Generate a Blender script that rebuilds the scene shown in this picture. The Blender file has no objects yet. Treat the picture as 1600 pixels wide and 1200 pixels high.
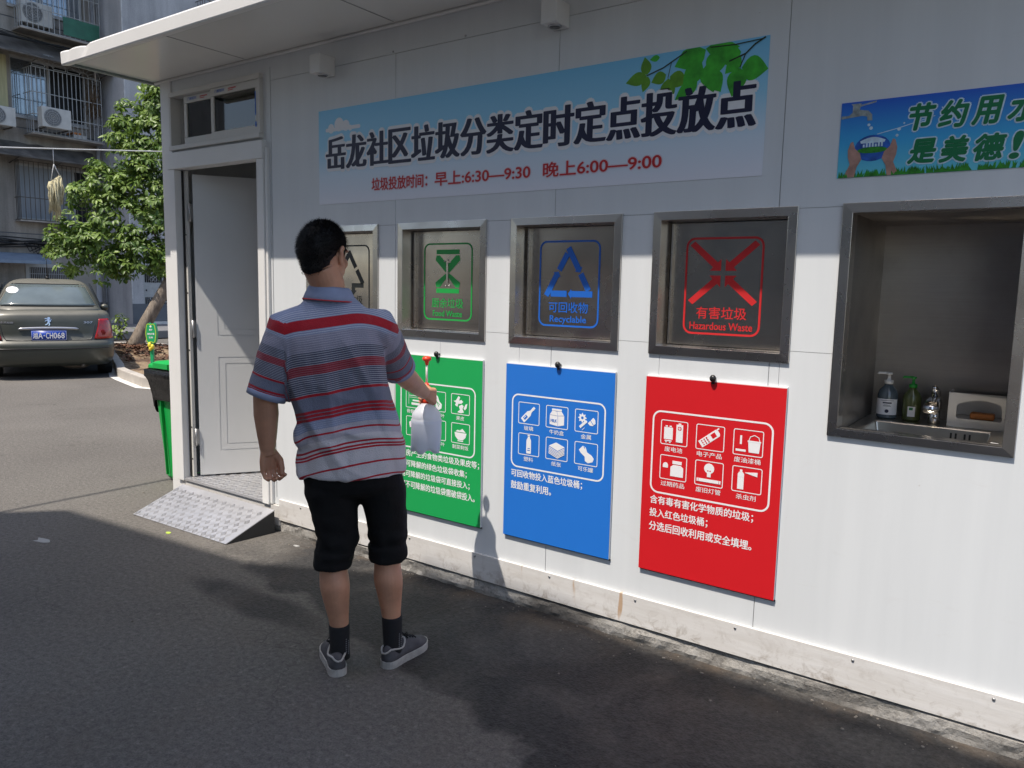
import bpy, bmesh, math, random
from math import sin, cos, pi, radians, sqrt, atan2
from mathutils import Vector, Matrix, noise
from mathutils.geometry import tessellate_polygon

random.seed(7)
S = bpy.context.scene
COL = S.collection

# ------------------------------------------------------------------ camera, sky, sun, exposure
cam_d = bpy.data.cameras.new('camera')
cam_d.sensor_width = 36.0
cam_d.lens = 27.108
cam_d.clip_start = 0.05
cam_d.clip_end = 500
cam = bpy.data.objects.new('camera', cam_d)
COL.objects.link(cam)
cam.location = (2.8597, -3.0685, 1.58)
cam.rotation_euler = (radians(82.935), radians(-1.228), radians(35.518))
S.camera = cam

SUN_TO = Vector((-0.088, -0.505, 1.0)).normalized()
sun_el = math.asin(SUN_TO.z)
sun_az = atan2(SUN_TO.x, SUN_TO.y)
world = bpy.data.worlds.new('World')
S.world = world
world.use_nodes = True
wn = world.node_tree.nodes
sky = wn.new('ShaderNodeTexSky')
sky.sky_type = 'NISHITA'
sky.sun_disc = False
sky.sun_elevation = sun_el
sky.sun_rotation = sun_az
sky.dust_density = 2.0
wn['Background'].inputs[1].default_value = 0.15
world.node_tree.links.new(sky.outputs[0], wn['Background'].inputs[0])
sl = bpy.data.lights.new('sun', 'SUN')
sl.energy = 3.8
sl.angle = radians(0.53)
sl.color = (1.0, 0.92, 0.82)
so = bpy.data.objects.new('sun', sl)
COL.objects.link(so)
so.rotation_euler = (-SUN_TO).to_track_quat('-Z', 'Y').to_euler()
so.location = (0, -8, 20)
S.view_settings.view_transform = 'Standard'
S.view_settings.look = 'None'
S.view_settings.exposure = 0.55
S.view_settings.gamma = 1.0
S.cycles.max_bounces = 8
S.cycles.use_denoising = True

# ------------------------------------------------------------------ materials
def nodes_of(name):
    m = bpy.data.materials.new(name)
    m.use_nodes = True
    nt = m.node_tree
    return m, nt, nt.nodes['Principled BSDF']

def N(nt, kind, **kw):
    n = nt.nodes.new(kind)
    for k, v in kw.items():
        if k == 'op': n.operation = v
        elif k == 'blend': n.blend_type = v
        elif isinstance(k, str) and k.startswith('i_'):
            n.inputs[int(k[2:])].default_value = v
        else: setattr(n, k, v)
    return n

def coords(nt, scale=(1, 1, 1)):
    tc = nt.nodes.new('ShaderNodeTexCoord')
    mp = nt.nodes.new('ShaderNodeMapping')
    mp.inputs['Scale'].default_value = scale
    nt.links.new(tc.outputs['Object'], mp.inputs[0])
    return mp.outputs[0]

def tex(nt, co, scale, detail=6, rough=0.6, dist=0):
    t = nt.nodes.new('ShaderNodeTexNoise')
    t.inputs['Scale'].default_value = scale
    t.inputs['Detail'].default_value = detail
    t.inputs['Roughness'].default_value = rough
    t.inputs['Distortion'].default_value = dist
    nt.links.new(co, t.inputs['Vector'])
    return t.outputs['Fac']

def ramp(nt, src, stops, interp='LINEAR'):
    r = nt.nodes.new('ShaderNodeValToRGB')
    r.color_ramp.interpolation = interp
    e = r.color_ramp.elements
    while len(e) < len(stops): e.new(0.5)
    for i, (p, c) in enumerate(stops):
        e[i].position = p
        e[i].color = (c, c, c, 1) if not hasattr(c, '__len__') else (*c[:3], 1)
    nt.links.new(src, r.inputs[0])
    return r.outputs[0]

def mixc(nt, fac, a, b, blend='MIX'):
    m = nt.nodes.new('ShaderNodeMix')
    m.data_type = 'RGBA'
    m.blend_type = blend
    for sock, v in ((m.inputs[0], fac), (m.inputs[6], a), (m.inputs[7], b)):
        if hasattr(v, 'is_linked'): nt.links.new(v, sock)
        elif hasattr(v, '__len__'): sock.default_value = (*v[:3], 1)
        else: sock.default_value = v
    return m.outputs[2]

def mth(nt, op, a, b=None, clamp=False):
    m = nt.nodes.new('ShaderNodeMath')
    m.operation = op
    m.use_clamp = clamp
    for i, v in enumerate((a, b)):
        if v is None: continue
        if hasattr(v, 'is_linked'): nt.links.new(v, m.inputs[i])
        else: m.inputs[i].default_value = v
    return m.outputs[0]

def add_bump(nt, b, h, strength, dist=0.01):
    bp = nt.nodes.new('ShaderNodeBump')
    bp.inputs['Strength'].default_value = strength
    bp.inputs['Distance'].default_value = dist
    nt.links.new(h, bp.inputs['Height'])
    nt.links.new(bp.outputs[0], b.inputs['Normal'])

def mat(name, col, rough=0.5, metal=0.0, var=0.0, vs=5.0, bump=0.0, bs=60.0, bd=0.004, stretch=(1, 1, 1), spec=0.5, coat=0.0, sss=0.0, rvar=0.0):
    m, nt, b = nodes_of(name)
    b.inputs['Base Color'].default_value = (*col, 1)
    b.inputs['Roughness'].default_value = rough
    b.inputs['Metallic'].default_value = metal
    b.inputs['Specular IOR Level'].default_value = spec
    if coat: b.inputs['Coat Weight'].default_value = coat
    if sss:
        b.inputs['Subsurface Weight'].default_value = sss
        b.inputs['Subsurface Radius'].default_value = (0.01, 0.004, 0.002)
    co = None
    if var or bump or rvar: co = coords(nt, stretch)
    if var:
        f = tex(nt, co, vs)
        lo = [c * (1 - var) for c in col]
        hi = [min(1, c * (1 + var)) for c in col]
        nt.links.new(ramp(nt, f, [(0.3, lo), (0.7, hi)]), b.inputs['Base Color'])
    if rvar:
        f = tex(nt, co, vs * 2.3)
        nt.links.new(ramp(nt, f, [(0.3, max(0.02, rough - rvar)), (0.7, min(1, rough + rvar))]), b.inputs['Roughness'])
    if bump:
        add_bump(nt, b, tex(nt, co, bs), bump, bd)
    return m

M = {}
def m_panel():
    m, nt, b = nodes_of('white_wall_panel')
    st = tex(nt, coords(nt, (5, 1, .35)), 2.0, 5, 0.6)
    sc = tex(nt, coords(nt, (1, 1, 3.5)), 3.3, 6, 0.75, 0.8)
    sp = tex(nt, coords(nt), 38, 3, 0.6)
    c = ramp(nt, st, [(0.35, (0.655, 0.677, 0.69)), (0.65, (0.69, 0.712, 0.724))])
    c = mixc(nt, ramp(nt, sc, [(0.60, 0.0), (0.80, 0.22)]), c, (0.52, 0.50, 0.47))
    c = mixc(nt, ramp(nt, sp, [(0.735, 0.0), (0.76, 0.35)]), c, (0.40, 0.37, 0.33))
    nt.links.new(c, b.inputs['Base Color'])
    nt.links.new(ramp(nt, sc, [(0.3, 0.34), (0.7, 0.5)]), b.inputs['Roughness'])
    add_bump(nt, b, tex(nt, coords(nt, (1, 1, .6)), 2.2, 2, 0.5), 0.12, 0.012)
    return m
M['panel'] = m_panel()
M['seam'] = mat('panel_seam', (0.30, 0.30, 0.30), 0.8)
M['trim'] = mat('white_trim_paint', (0.74, 0.735, 0.72), 0.38, var=0.03, vs=3)
M['soffit'] = mat('glossy_soffit_sheet', (0.78, 0.775, 0.75), 0.18, var=0.02, vs=2)
M['inner'] = mat('interior_panel', (0.62, 0.63, 0.63), 0.5, var=0.03)
M['door'] = mat('white_door_sheet', (0.66, 0.67, 0.675), 0.35, var=0.02, vs=2)
M['dark'] = mat('black_rubber', (0.012, 0.012, 0.013), 0.6)
M['black'] = mat('black_plastic', (0.015, 0.015, 0.016), 0.35)
M['alu'] = mat('aluminium_profile', (0.62, 0.61, 0.58), 0.4, var=0.03)
M['zinc'] = mat('zinc_screw', (0.45, 0.45, 0.45), 0.4, metal=0.8)
M['white_print'] = mat('white_print', (0.82, 0.82, 0.83), 0.5)
M['navy'] = mat('navy_print', (0.010, 0.012, 0.045), 0.5)
M['redprint'] = mat('red_print', (0.55, 0.018, 0.02), 0.5)
M['greenprint'] = mat('green_print', (0.012, 0.33, 0.06), 0.45)
M['blueprint'] = mat('blue_print', (0.012, 0.12, 0.52), 0.45)
M['blackprint'] = mat('black_print', (0.012, 0.014, 0.014), 0.45)
M['red_face'] = mat('red_sign_face', (0.62, 0.012, 0.018), 0.42, var=0.03, vs=2)
M['blue_face'] = mat('blue_sign_face', (0.018, 0.17, 0.62), 0.42, var=0.03, vs=2)
M['green_face'] = mat('green_sign_face', (0.012, 0.36, 0.09), 0.42, var=0.03, vs=2)
M['board_edge'] = mat('white_foam_edge', (0.72, 0.72, 0.72), 0.6)
M['skin'] = mat('tanned_skin', (0.56, 0.285, 0.175), 0.5, var=0.18, vs=9, bump=0.25, bs=170, bd=0.0012, sss=0.12)
M['hair'] = mat('black_hair', (0.010, 0.0095, 0.0095), 0.6, var=0.3, vs=40, spec=0.35)
M['eyewhite'] = mat('eye_white', (0.8, 0.78, 0.74), 0.2)
M['shorts'] = mat('black_cotton', (0.0075, 0.0075, 0.008), 0.85, var=0.25, vs=14, bump=0.5, bs=40, bd=0.006, spec=0.25)
M['sock'] = mat('black_sock', (0.014, 0.014, 0.016), 0.9, bump=0.4, bs=150, bd=0.002)
M['sockmark'] = mat('sock_mark', (0.16, 0.16, 0.17), 0.8)
M['suede'] = mat('grey_suede', (0.085, 0.082, 0.088), 0.85, var=0.3, vs=22, bump=0.4, bs=120, bd=0.002)
M['sole'] = mat('dirty_white_rubber', (0.42, 0.40, 0.37), 0.7, var=0.3, vs=20)
M['rubber'] = mat('tyre_rubber', (0.016, 0.016, 0.016), 0.75, var=0.2, vs=20)
M['bin_green'] = mat('bin_green', (0.006, 0.36, 0.065), 0.4, var=0.06, vs=4)
M['bagblack'] = mat('black_bag_film', (0.010, 0.010, 0.011), 0.25, bump=0.6, bs=14, bd=0.03)
M['garden_green'] = mat('sign_green', (0.012, 0.34, 0.12), 0.4)
M['lime'] = mat('lime_edge', (0.42, 0.62, 0.05), 0.4)
M['yellow'] = mat('yellow_petal', (0.75, 0.62, 0.05), 0.45)
M['redknob'] = mat('orange_red_plastic', (0.72, 0.055, 0.02), 0.3)
M['whiteplastic'] = mat('white_plastic', (0.78, 0.77, 0.74), 0.35)
M['chrome'] = mat('chrome', (0.78, 0.78, 0.78), 0.08, metal=1.0)
M['chrome_dull'] = mat('dusty_chrome', (0.5, 0.5, 0.52), 0.3, metal=0.9)
M['plate_blue'] = mat('plate_blue', (0.012, 0.055, 0.36), 0.35)
M['tail_red'] = mat('tail_light_red', (0.36, 0.006, 0.008), 0.12, var=0.25, vs=22, coat=0.6)
M['carglass'] = mat('car_glass', (0.10, 0.125, 0.13), 0.14, var=0.15, vs=3, spec=0.8)
M['cable'] = mat('black_cable', (0.012, 0.012, 0.012), 0.6)
M['wcable'] = mat('white_cable', (0.6, 0.6, 0.6), 0.5)
M['grille'] = mat('rusty_window_bars', (0.10, 0.085, 0.07), 0.65, var=0.35, vs=8)
M['greybar'] = mat('grey_painted_bars', (0.36, 0.37, 0.37), 0.5, var=0.15, vs=8)
M['awning'] = mat('weathered_awning_sheet', (0.11, 0.10, 0.088), 0.8, var=0.55, vs=2.4, bump=0.3, bs=6, bd=0.03)
M['bluesheet'] = mat('blue_grey_sheet', (0.20, 0.26, 0.34), 0.5, var=0.15, vs=3)
M['greensheet'] = mat('green_panel', (0.03, 0.14, 0.09), 0.5, var=0.2, vs=4)
M['winglass'] = mat('window_glass', (0.34, 0.38, 0.42), 0.08, metal=0.75, var=0.2, vs=1.2)
M['darkroom'] = mat('dark_room', (0.02, 0.021, 0.022), 0.8, var=0.4, vs=2)
M['curtain'] = mat('pale_curtain', (0.30, 0.33, 0.36), 0.85, var=0.15, vs=2, stretch=(1, 12, .6))
M['ycurtain'] = mat('yellow_curtain', (0.46, 0.42, 0.24), 0.85, var=0.15, vs=3, stretch=(1, 10, .6))
M['winframe'] = mat('white_window_frame', (0.42, 0.42, 0.41), 0.5, var=0.15, vs=4)
M['acwhite'] = mat('ac_casing', (0.52, 0.51, 0.48), 0.5, var=0.12, vs=4)
M['acgrey'] = mat('ac_fan_grille', (0.16, 0.165, 0.17), 0.6, var=0.2, vs=30)
M['dado'] = mat('grey_dado_paint', (0.125, 0.135, 0.15), 0.8, var=0.12, vs=2)
M['whitewash'] = mat('whitewashed_plaster', (0.52, 0.53, 0.55), 0.8, var=0.08, vs=2)
M['cream'] = mat('cream_plaster', (0.38, 0.355, 0.31), 0.85, var=0.1, vs=2)
M['mortar'] = mat('pale_joint', (0.50, 0.50, 0.50), 0.8, var=0.2, vs=6)
M['dryveg'] = mat('dried_straw', (0.52, 0.47, 0.30), 0.85, var=0.2, vs=30)
M['orangebox'] = mat('orange_plastic', (0.48, 0.17, 0.04), 0.5)
M['soapblue'] = mat('clear_blue_bottle', (0.085, 0.11, 0.13), 0.12, spec=0.7)
M['soapgreen'] = mat('clear_yellow_bottle', (0.085, 0.105, 0.035), 0.12, spec=0.7)
M['pumpgreen'] = mat('green_pump', (0.02, 0.30, 0.04), 0.35)
M['kerb'] = mat('kerb_stone', (0.40, 0.37, 0.33), 0.85, var=0.15, vs=4, bump=0.3, bs=30, bd=0.008)
M['kerbline'] = mat('white_kerb_paint', (0.62, 0.61, 0.58), 0.7, var=0.12, vs=7)
M['sapling'] = mat('young_leaf', (0.06, 0.13, 0.02), 0.5, var=0.3, vs=20)
M['litter_white'] = mat('litter_white', (0.36, 0.36, 0.35), 0.7)
M['litter_lime'] = mat('litter_lime', (0.45, 0.6, 0.08), 0.6)
M['checker'] = mat('checker_aluminium', (0.57, 0.57, 0.585), 0.34, metal=0.6, var=0.08, vs=9, bump=0.1, bs=50, bd=0.003)
M['pipe'] = mat('grey_pipe', (0.30, 0.30, 0.31), 0.6, var=0.2, vs=5)

def m_asphalt():
    m, nt, b = nodes_of('asphalt')
    co = coords(nt)
    big = tex(nt, co, 0.55, 5, 0.55)
    mid = tex(nt, co, 7, 6, 0.7)
    fine = tex(nt, co, 150, 4, 0.8)
    vor = nt.nodes.new('ShaderNodeTexVoronoi')
    vor.inputs['Scale'].default_value = 95
    nt.links.new(co, vor.inputs['Vector'])
    dry = ramp(nt, fine, [(0.30, (0.094, 0.087, 0.079)), (0.5, (0.156, 0.146, 0.133)), (0.72, (0.235, 0.220, 0.200))])
    dry = mixc(nt, ramp(nt, big, [(0.35, 0.0), (0.7, 0.45)]), dry, (0.075, 0.07, 0.064))
    mg = tex(nt, co, 42, 3, 0.7)
    dry = mixc(nt, ramp(nt, mg, [(0.32, 0.45), (0.5, 0.0)]), dry, (0.05, 0.048, 0.046))
    dry = mixc(nt, ramp(nt, mg, [(0.52, 0.0), (0.7, 0.40)]), dry, (0.24, 0.23, 0.215))
    grain = ramp(nt, vor.outputs['Color'], [(0.86, 0.0), (0.97, 1.0)])
    dry = mixc(nt, mth(nt, 'MULTIPLY', grain, 0.35), dry, (0.30, 0.28, 0.25))
    # wet band beside the plinth, ragged edge, plus a tongue running towards the street
    sx = nt.nodes.new('ShaderNodeSeparateXYZ')
    nt.links.new(co, sx.inputs[0])
    X, Y = sx.outputs[0], sx.outputs[1]
    n1 = tex(nt, co, 1.7, 5, 0.6)
    n1c = mth(nt, 'SUBTRACT', n1, 0.5)
    edge = mth(nt, 'ADD', Y, mth(nt, 'MULTIPLY', n1c, 0.9))
    slope = mth(nt, 'MULTIPLY', X, 0.20)
    band = mth(nt, 'ADD', edge, slope)
    w1 = ramp(nt, mth(nt, 'ADD', mth(nt, 'MULTIPLY', band, 1.0), 1.0), [(0.28, 0.0), (0.35, 1.0)])
    xl = ramp(nt, mth(nt, 'ADD', mth(nt, 'MULTIPLY', mth(nt, 'ADD', X, mth(nt, 'MULTIPLY', n1c, 1.2)), 0.25), 0.5), [(0.19, 0.0), (0.34, 1.0)])
    wet = mth(nt, 'MULTIPLY', w1, xl)
    # tongue centred (-0.45,-0.85)
    dx = mth(nt, 'DIVIDE', mth(nt, 'SUBTRACT', X, -0.32), 0.62)
    dy = mth(nt, 'DIVIDE', mth(nt, 'SUBTRACT', Y, -0.80), 0.13)
    rr = mth(nt, 'SQRT', mth(nt, 'ADD', mth(nt, 'MULTIPLY', dx, dx), mth(nt, 'MULTIPLY', dy, dy)))
    tong = ramp(nt, mth(nt, 'ADD', rr, mth(nt, 'MULTIPLY', n1c, 1.4)), [(0.55, 0.9), (1.15, 0.0)])
    wet = mth(nt, 'MAXIMUM', wet, tong)
    patch = ramp(nt, tex(nt, co, 2.6, 4, 0.55, 0.6), [(0.45, 1.0), (0.66, 0.55)])
    wet = mth(nt, 'MULTIPLY', wet, patch)
    wetc = ramp(nt, mg, [(0.3, (0.017, 0.017, 0.018)), (0.7, (0.050, 0.0495, 0.0505))])
    c = mixc(nt, mth(nt, 'MULTIPLY', wet, 0.96), dry, wetc)
    # brown silt left along the wall foot
    silt = tex(nt, co, 3.1, 6, 0.65, 0.4)
    sband = ramp(nt, mth(nt, 'ADD', mth(nt, 'ADD', Y, mth(nt, 'MULTIPLY', n1c, 0.25)), 1.0), [(0.70, 0.18), (0.86, 0.4), (0.96, 1.0)])
    sf = mth(nt, 'MULTIPLY', mth(nt, 'MULTIPLY', ramp(nt, silt, [(0.48, 0.0), (0.66, 0.8)]), sband), mth(nt, 'MAXIMUM', xl, 0.05))
    vc = nt.nodes.new('ShaderNodeTexVoronoi')
    vc.feature = 'DISTANCE_TO_EDGE'
    vc.inputs['Scale'].default_value = 0.42
    wob = nt.nodes.new('ShaderNodeVectorMath'); wob.operation = 'ADD'
    nz = nt.nodes.new('ShaderNodeTexNoise'); nz.inputs['Scale'].default_value = 2.2; nz.inputs['Detail'].default_value = 5
    nt.links.new(co, nz.inputs['Vector']); nt.links.new(co, wob.inputs[0]); nt.links.new(nz.outputs['Color'], wob.inputs[1])
    nt.links.new(wob.outputs[0], vc.inputs['Vector'])
    crack = mth(nt, 'MULTIPLY', ramp(nt, vc.outputs['Distance'], [(0.0, 0.35), (0.003, 0.0)]), ramp(nt, big, [(0.45, 0.0), (0.6, 1.0)]))
    c = mixc(nt, crack, c, (0.02, 0.019, 0.018))
    c = mixc(nt, mth(nt, 'MULTIPLY', sf, 0.75), c, (0.15, 0.115, 0.085))
    nt.links.new(c, b.inputs['Base Color'])
    rgh = mixc(nt, wet, (0.9, 0.9, 0.9), (0.66, 0.66, 0.66))
    nt.links.new(rgh, b.inputs['Roughness'])
    b.inputs['Specular IOR Level'].default_value = 0.22
    hgt = mth(nt, 'ADD', mth(nt, 'MULTIPLY', fine, 0.5), mth(nt, 'ADD', mth(nt, 'MULTIPLY', vor.outputs['Distance'], 0.7), mth(nt, 'MULTIPLY', mid, 0.6)))
    add_bump(nt, b, hgt, 0.75, 0.008)
    return m
M['asphalt'] = m_asphalt()

def m_flashing():
    m, nt, b = nodes_of('dirty_white_flashing')
    co = coords(nt)
    sx = nt.nodes.new('ShaderNodeSeparateXYZ')
    nt.links.new(co, sx.inputs[0])
    Z = sx.outputs[2]
    smear = tex(nt, coords(nt, (1.0, 1, 9.0)), 2.2, 6, 0.65)
    spots = tex(nt, co, 13, 6, 0.75, 0.6)
    low = ramp(nt, Z, [(0.085, 1.0), (0.15, 0.35), (0.22, 0.12)])
    d = mth(nt, 'MULTIPLY', ramp(nt, spots, [(0.50, 0.0), (0.66, 1.0)]), low)
    c = ramp(nt, smear, [(0.3, (0.60, 0.575, 0.54)), (0.65, (0.70, 0.685, 0.665))])
    c = mixc(nt, mth(nt, 'MULTIPLY', d, 0.75), c, (0.27, 0.22, 0.17))
    rust = mth(nt, 'MULTIPLY', ramp(nt, tex(nt, coords(nt, (9, 1, 1.2)), 1.9, 3, 0.5), [(0.66, 0.0), (0.70, 1.0)]), ramp(nt, tex(nt, co, 1.1), [(0.5, 0.0), (0.6, 0.7)]))
    c = mixc(nt, rust, c, (0.42, 0.22, 0.07))
    nt.links.new(c, b.inputs['Base Color'])
    b.inputs['Roughness'].default_value = 0.5
    add_bump(nt, b, smear, 0.15, 0.01)
    return m
M['flashing'] = m_flashing()

def m_concrete():
    m, nt, b = nodes_of('rough_concrete')
    co = coords(nt)
    a = tex(nt, co, 2.2, 8, 0.7)
    f = tex(nt, co, 40, 6, 0.75)
    damp = tex(nt, coords(nt, (1, 1, 0.4)), 1.6, 3, 0.5)
    c = ramp(nt, a, [(0.25, (0.17, 0.155, 0.135)), (0.5, (0.34, 0.325, 0.30)), (0.75, (0.50, 0.485, 0.46))])
    c = mixc(nt, ramp(nt, f, [(0.35, 0.6), (0.5, 0.0)]), c, (0.10, 0.09, 0.08))
    c = mixc(nt, ramp(nt, damp, [(0.52, 0.0), (0.60, 0.75)]), c, (0.085, 0.078, 0.07))
    nt.links.new(c, b.inputs['Base Color'])
    b.inputs['Roughness'].default_value = 0.9
    add_bump(nt, b, mth(nt, 'ADD', f, a), 0.8, 0.012)
    return m
M['concrete'] = m_concrete()

def m_steel(name, vertical=True, col=(0.40, 0.375, 0.35), rough=0.30):
    m, nt, b = nodes_of(name)
    st = (1, 1, 130) if vertical else (130, 1, 130)
    br = tex(nt, coords(nt, st), 4, 3, 0.5)
    wob = tex(nt, coords(nt, (1.0, 1, 1.6)), 2.4, 1, 0.4)
    cloud = tex(nt, coords(nt), 4.5, 5, 0.6)
    drops = tex(nt, coords(nt, (2.2, 1, .7)), 30, 4, 0.7)
    c = ramp(nt, br, [(0.3, [x * 0.95 for x in col]), (0.7, [x * 1.05 for x in col])])
    c = mixc(nt, ramp(nt, cloud, [(0.45, 0.0), (0.75, 0.28)]), c, [x * .55 for x in col])
    c = mixc(nt, ramp(nt, drops, [(0.70, 0.0), (0.78, 0.25)]), c, (0.5, 0.47, 0.43))
    nt.links.new(c, b.inputs['Base Color'])
    b.inputs['Metallic'].default_value = 1.0
    nt.links.new(ramp(nt, cloud, [(0.3, rough - 0.05), (0.7, rough + 0.08)]), b.inputs['Roughness'])
    b.inputs['Anisotropic'].default_value = 0.6
    add_bump(nt, b, mth(nt, 'ADD', mth(nt, 'MULTIPLY', br, 0.012), wob), 0.3, 0.012)
    return m
M['steel'] = m_steel('brushed_steel_panel', True, (0.47, 0.435, 0.40), 0.24)
M['steelframe'] = m_steel('steel_trim', False, (0.56, 0.53, 0.50), 0.27)
M['steeldark'] = m_steel('niche_steel', True, (0.40, 0.375, 0.35), 0.36)

def m_shirt():
    m, nt, b = nodes_of('striped_knit')
    at = nt.nodes.new('ShaderNodeAttribute')
    at.attribute_name = 'stripe'
    v = at.outputs['Fac']
    # stripe = height in metres 0.75 .. 1.65 -> 0..1
    t = mth(nt, 'DIVIDE', mth(nt, 'SUBTRACT', v, 0.75), 0.90)
    def p(z): return (z - 0.75) / 0.90
    W = (0.60, 0.575, 0.60); L = (0.48, 0.46, 0.52); Gy = (0.185, 0.20, 0.27); Bl = (0.27, 0.31, 0.45)
    Nv = (0.085, 0.09, 0.14); R = (0.45, 0.016, 0.028); DR = (0.30, 0.025, 0.042); Pu = (0.28, 0.27, 0.35)
    seq = [(0.75, W), (0.829, R), (0.835, W), (0.885, R), (0.891, W), (0.940, R), (0.947, W), (0.953, R), (0.960, W), (0.966, R), (0.973, W),
           (0.998, L), (1.020, R), (1.027, L), (1.045, Bl), (1.080, R), (1.089, Gy), (1.093, R), (1.102, Gy), (1.106, R), (1.116, Gy),
           (1.171, R), (1.180, Nv), (1.254, DR), (1.289, Nv), (1.335, Pu), (1.395, Bl), (1.414, R), (1.453, Bl), (1.64, Bl)]
    def bigramp(stops):
        # colour ramps hold 32 stops
        return ramp(nt, t, [(p(z), c) for z, c in stops], 'CONSTANT')
    base = bigramp(seq)
    # fine white lines woven between the bands
    wv = mth(nt, 'FRACT', mth(nt, 'MULTIPLY', v, 1 / 0.0078))
    line = ramp(nt, wv, [(0.0, 0.0), (0.55, 0.0), (0.66, 1.0), (0.92, 1.0), (1.0, 0.0)])
    amt = ramp(nt, t, [(0, 0.0), (p(1.045), 0.25), (p(1.08), 0.0), (p(1.18), 0.5), (p(1.254), 0.14), (p(1.289), 0.5), (p(1.335), 0.30), (p(1.395), 0.55), (p(1.414), 0.0), (p(1.453), 0.55), (p(1.485), 0.2), (p(1.56), 0.1), (1.0, 0.0)], 'CONSTANT')
    c = mixc(nt, mth(nt, 'MULTIPLY', line, amt), base, (0.72, 0.73, 0.78))
    co = coords(nt)
    c = mixc(nt, ramp(nt, tex(nt, co, 9, 4), [(0.3, 0.12), (0.7, 0.0)]), c, (0.05, 0.05, 0.07))
    nt.links.new(c, b.inputs['Base Color'])
    b.inputs['Roughness'].default_value = 0.85
    b.inputs['Specular IOR Level'].default_value = 0.2
    b.inputs['Sheen Weight'].default_value = 0.15
    add_bump(nt, b, mth(nt, 'ADD', tex(nt, co, 260, 2), mth(nt, 'MULTIPLY', tex(nt, coords(nt, (1.6, 1.6, 0.55)), 9, 3, 0.5), 2.4)), 0.45, 0.012)
    return m
M['shirt'] = m_shirt()
M['collar'] = mat('blue_grey_rib', (0.27, 0.31, 0.44), 0.85, var=0.08, vs=20, bump=0.3, bs=120, bd=0.002)

def m_leaf(name, dark, light, spec=0.5, rough=0.38, trans=0.22):
    m, nt, b = nodes_of(name)
    co = coords(nt)
    at = nt.nodes.new('ShaderNodeAttribute')
    at.attribute_name = 'tone'
    f = tex(nt, co, 1.2, 4)
    k = mth(nt, 'ADD', mth(nt, 'MULTIPLY', at.outputs['Fac'], 0.75), mth(nt, 'MULTIPLY', f, 0.25))
    c = ramp(nt, k, [(0.15, dark), (0.85, light)])
    nt.links.new(c, b.inputs['Base Color'])
    b.inputs['Roughness'].default_value = rough
    b.inputs['Specular IOR Level'].default_value = spec
    tr = nt.nodes.new('ShaderNodeBsdfTranslucent')
    nt.links.new(mixc(nt, 0.5, c, (0.12, 0.2, 0.02)), tr.inputs[0])
    mx = nt.nodes.new('ShaderNodeMixShader')
    mx.inputs[0].default_value = trans
    nt.links.new(b.outputs[0], mx.inputs[1])
    nt.links.new(tr.outputs[0], mx.inputs[2])
    nt.links.new(mx.outputs[0], nt.nodes['Material Output'].inputs[0])
    return m
M['leaf'] = m_leaf('tree_leaf', (0.045, 0.105, 0.018), (0.24, 0.34, 0.075), 0.4, 0.42, 0.3)

def m_bark():
    m, nt, b = nodes_of('pale_bark')
    co = coords(nt, (1, 1, 0.35))
    f = tex(nt, co, 11, 7, 0.7)
    c = ramp(nt, f, [(0.3, (0.085, 0.065, 0.05)), (0.55, (0.23, 0.19, 0.15)), (0.75, (0.33, 0.29, 0.24))])
    nt.links.new(c, b.inputs['Base Color'])
    b.inputs['Roughness'].default_value = 0.9
    add_bump(nt, b, f, 0.8, 0.03)
    return m
M['bark'] = m_bark()

def m_soil():
    m, nt, b = nodes_of('dry_soil_and_leaves')
    co = coords(nt)
    a = tex(nt, co, 1.6, 6, 0.65)
    f = tex(nt, co, 26, 6, 0.8)
    c = ramp(nt, f, [(0.3, (0.16, 0.10, 0.06)), (0.55, (0.33, 0.24, 0.15)), (0.75, (0.46, 0.36, 0.25))])
    c = mixc(nt, ramp(nt, a, [(0.46, 0.0), (0.6, 0.85)]), c, (0.085, 0.045, 0.03))
    nt.links.new(c, b.inputs['Base Color'])
    b.inputs['Roughness'].default_value = 0.95
    add_bump(nt, b, f, 0.9, 0.04)
    return m
M['soil'] = m_soil()

def m_facade(name, base, stain, amount=0.7):
    m, nt, b = nodes_of(name)
    streak = tex(nt, coords(nt, (1, 1.6, 0.16)), 1.1, 6, 0.65)
    blot = tex(nt, coords(nt), 0.8, 7, 0.65)
    fine = tex(nt, coords(nt), 30, 4, 0.7)
    c = mixc(nt, ramp(nt, streak, [(0.42, 0.0), (0.68, amount)]), base, stain)
    c = mixc(nt, ramp(nt, blot, [(0.45, 0.0), (0.72, amount * 0.7)]), c, stain)
    c = mixc(nt, ramp(nt, fine, [(0.35, 0.18), (0.65, 0.0)]), c, (0.06, 0.055, 0.05))
    nt.links.new(c, b.inputs['Base Color'])
    b.inputs['Roughness'].default_value = 0.9
    add_bump(nt, b, fine, 0.3, 0.02)
    return m
M['facade'] = m_facade('stained_render', (0.46, 0.42, 0.37), (0.15, 0.135, 0.12))
M['pilaster'] = m_facade('grey_cement_render', (0.52, 0.52, 0.53), (0.22, 0.225, 0.24), 0.6)
M['blockwall'] = m_facade('tan_block_render', (0.36, 0.30, 0.25), (0.16, 0.13, 0.11), 0.5)
M['pavement'] = mat('pavement_slabs', (0.16, 0.16, 0.165), 0.85, var=0.15, vs=3, bump=0.2, bs=40, bd=0.006)

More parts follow.
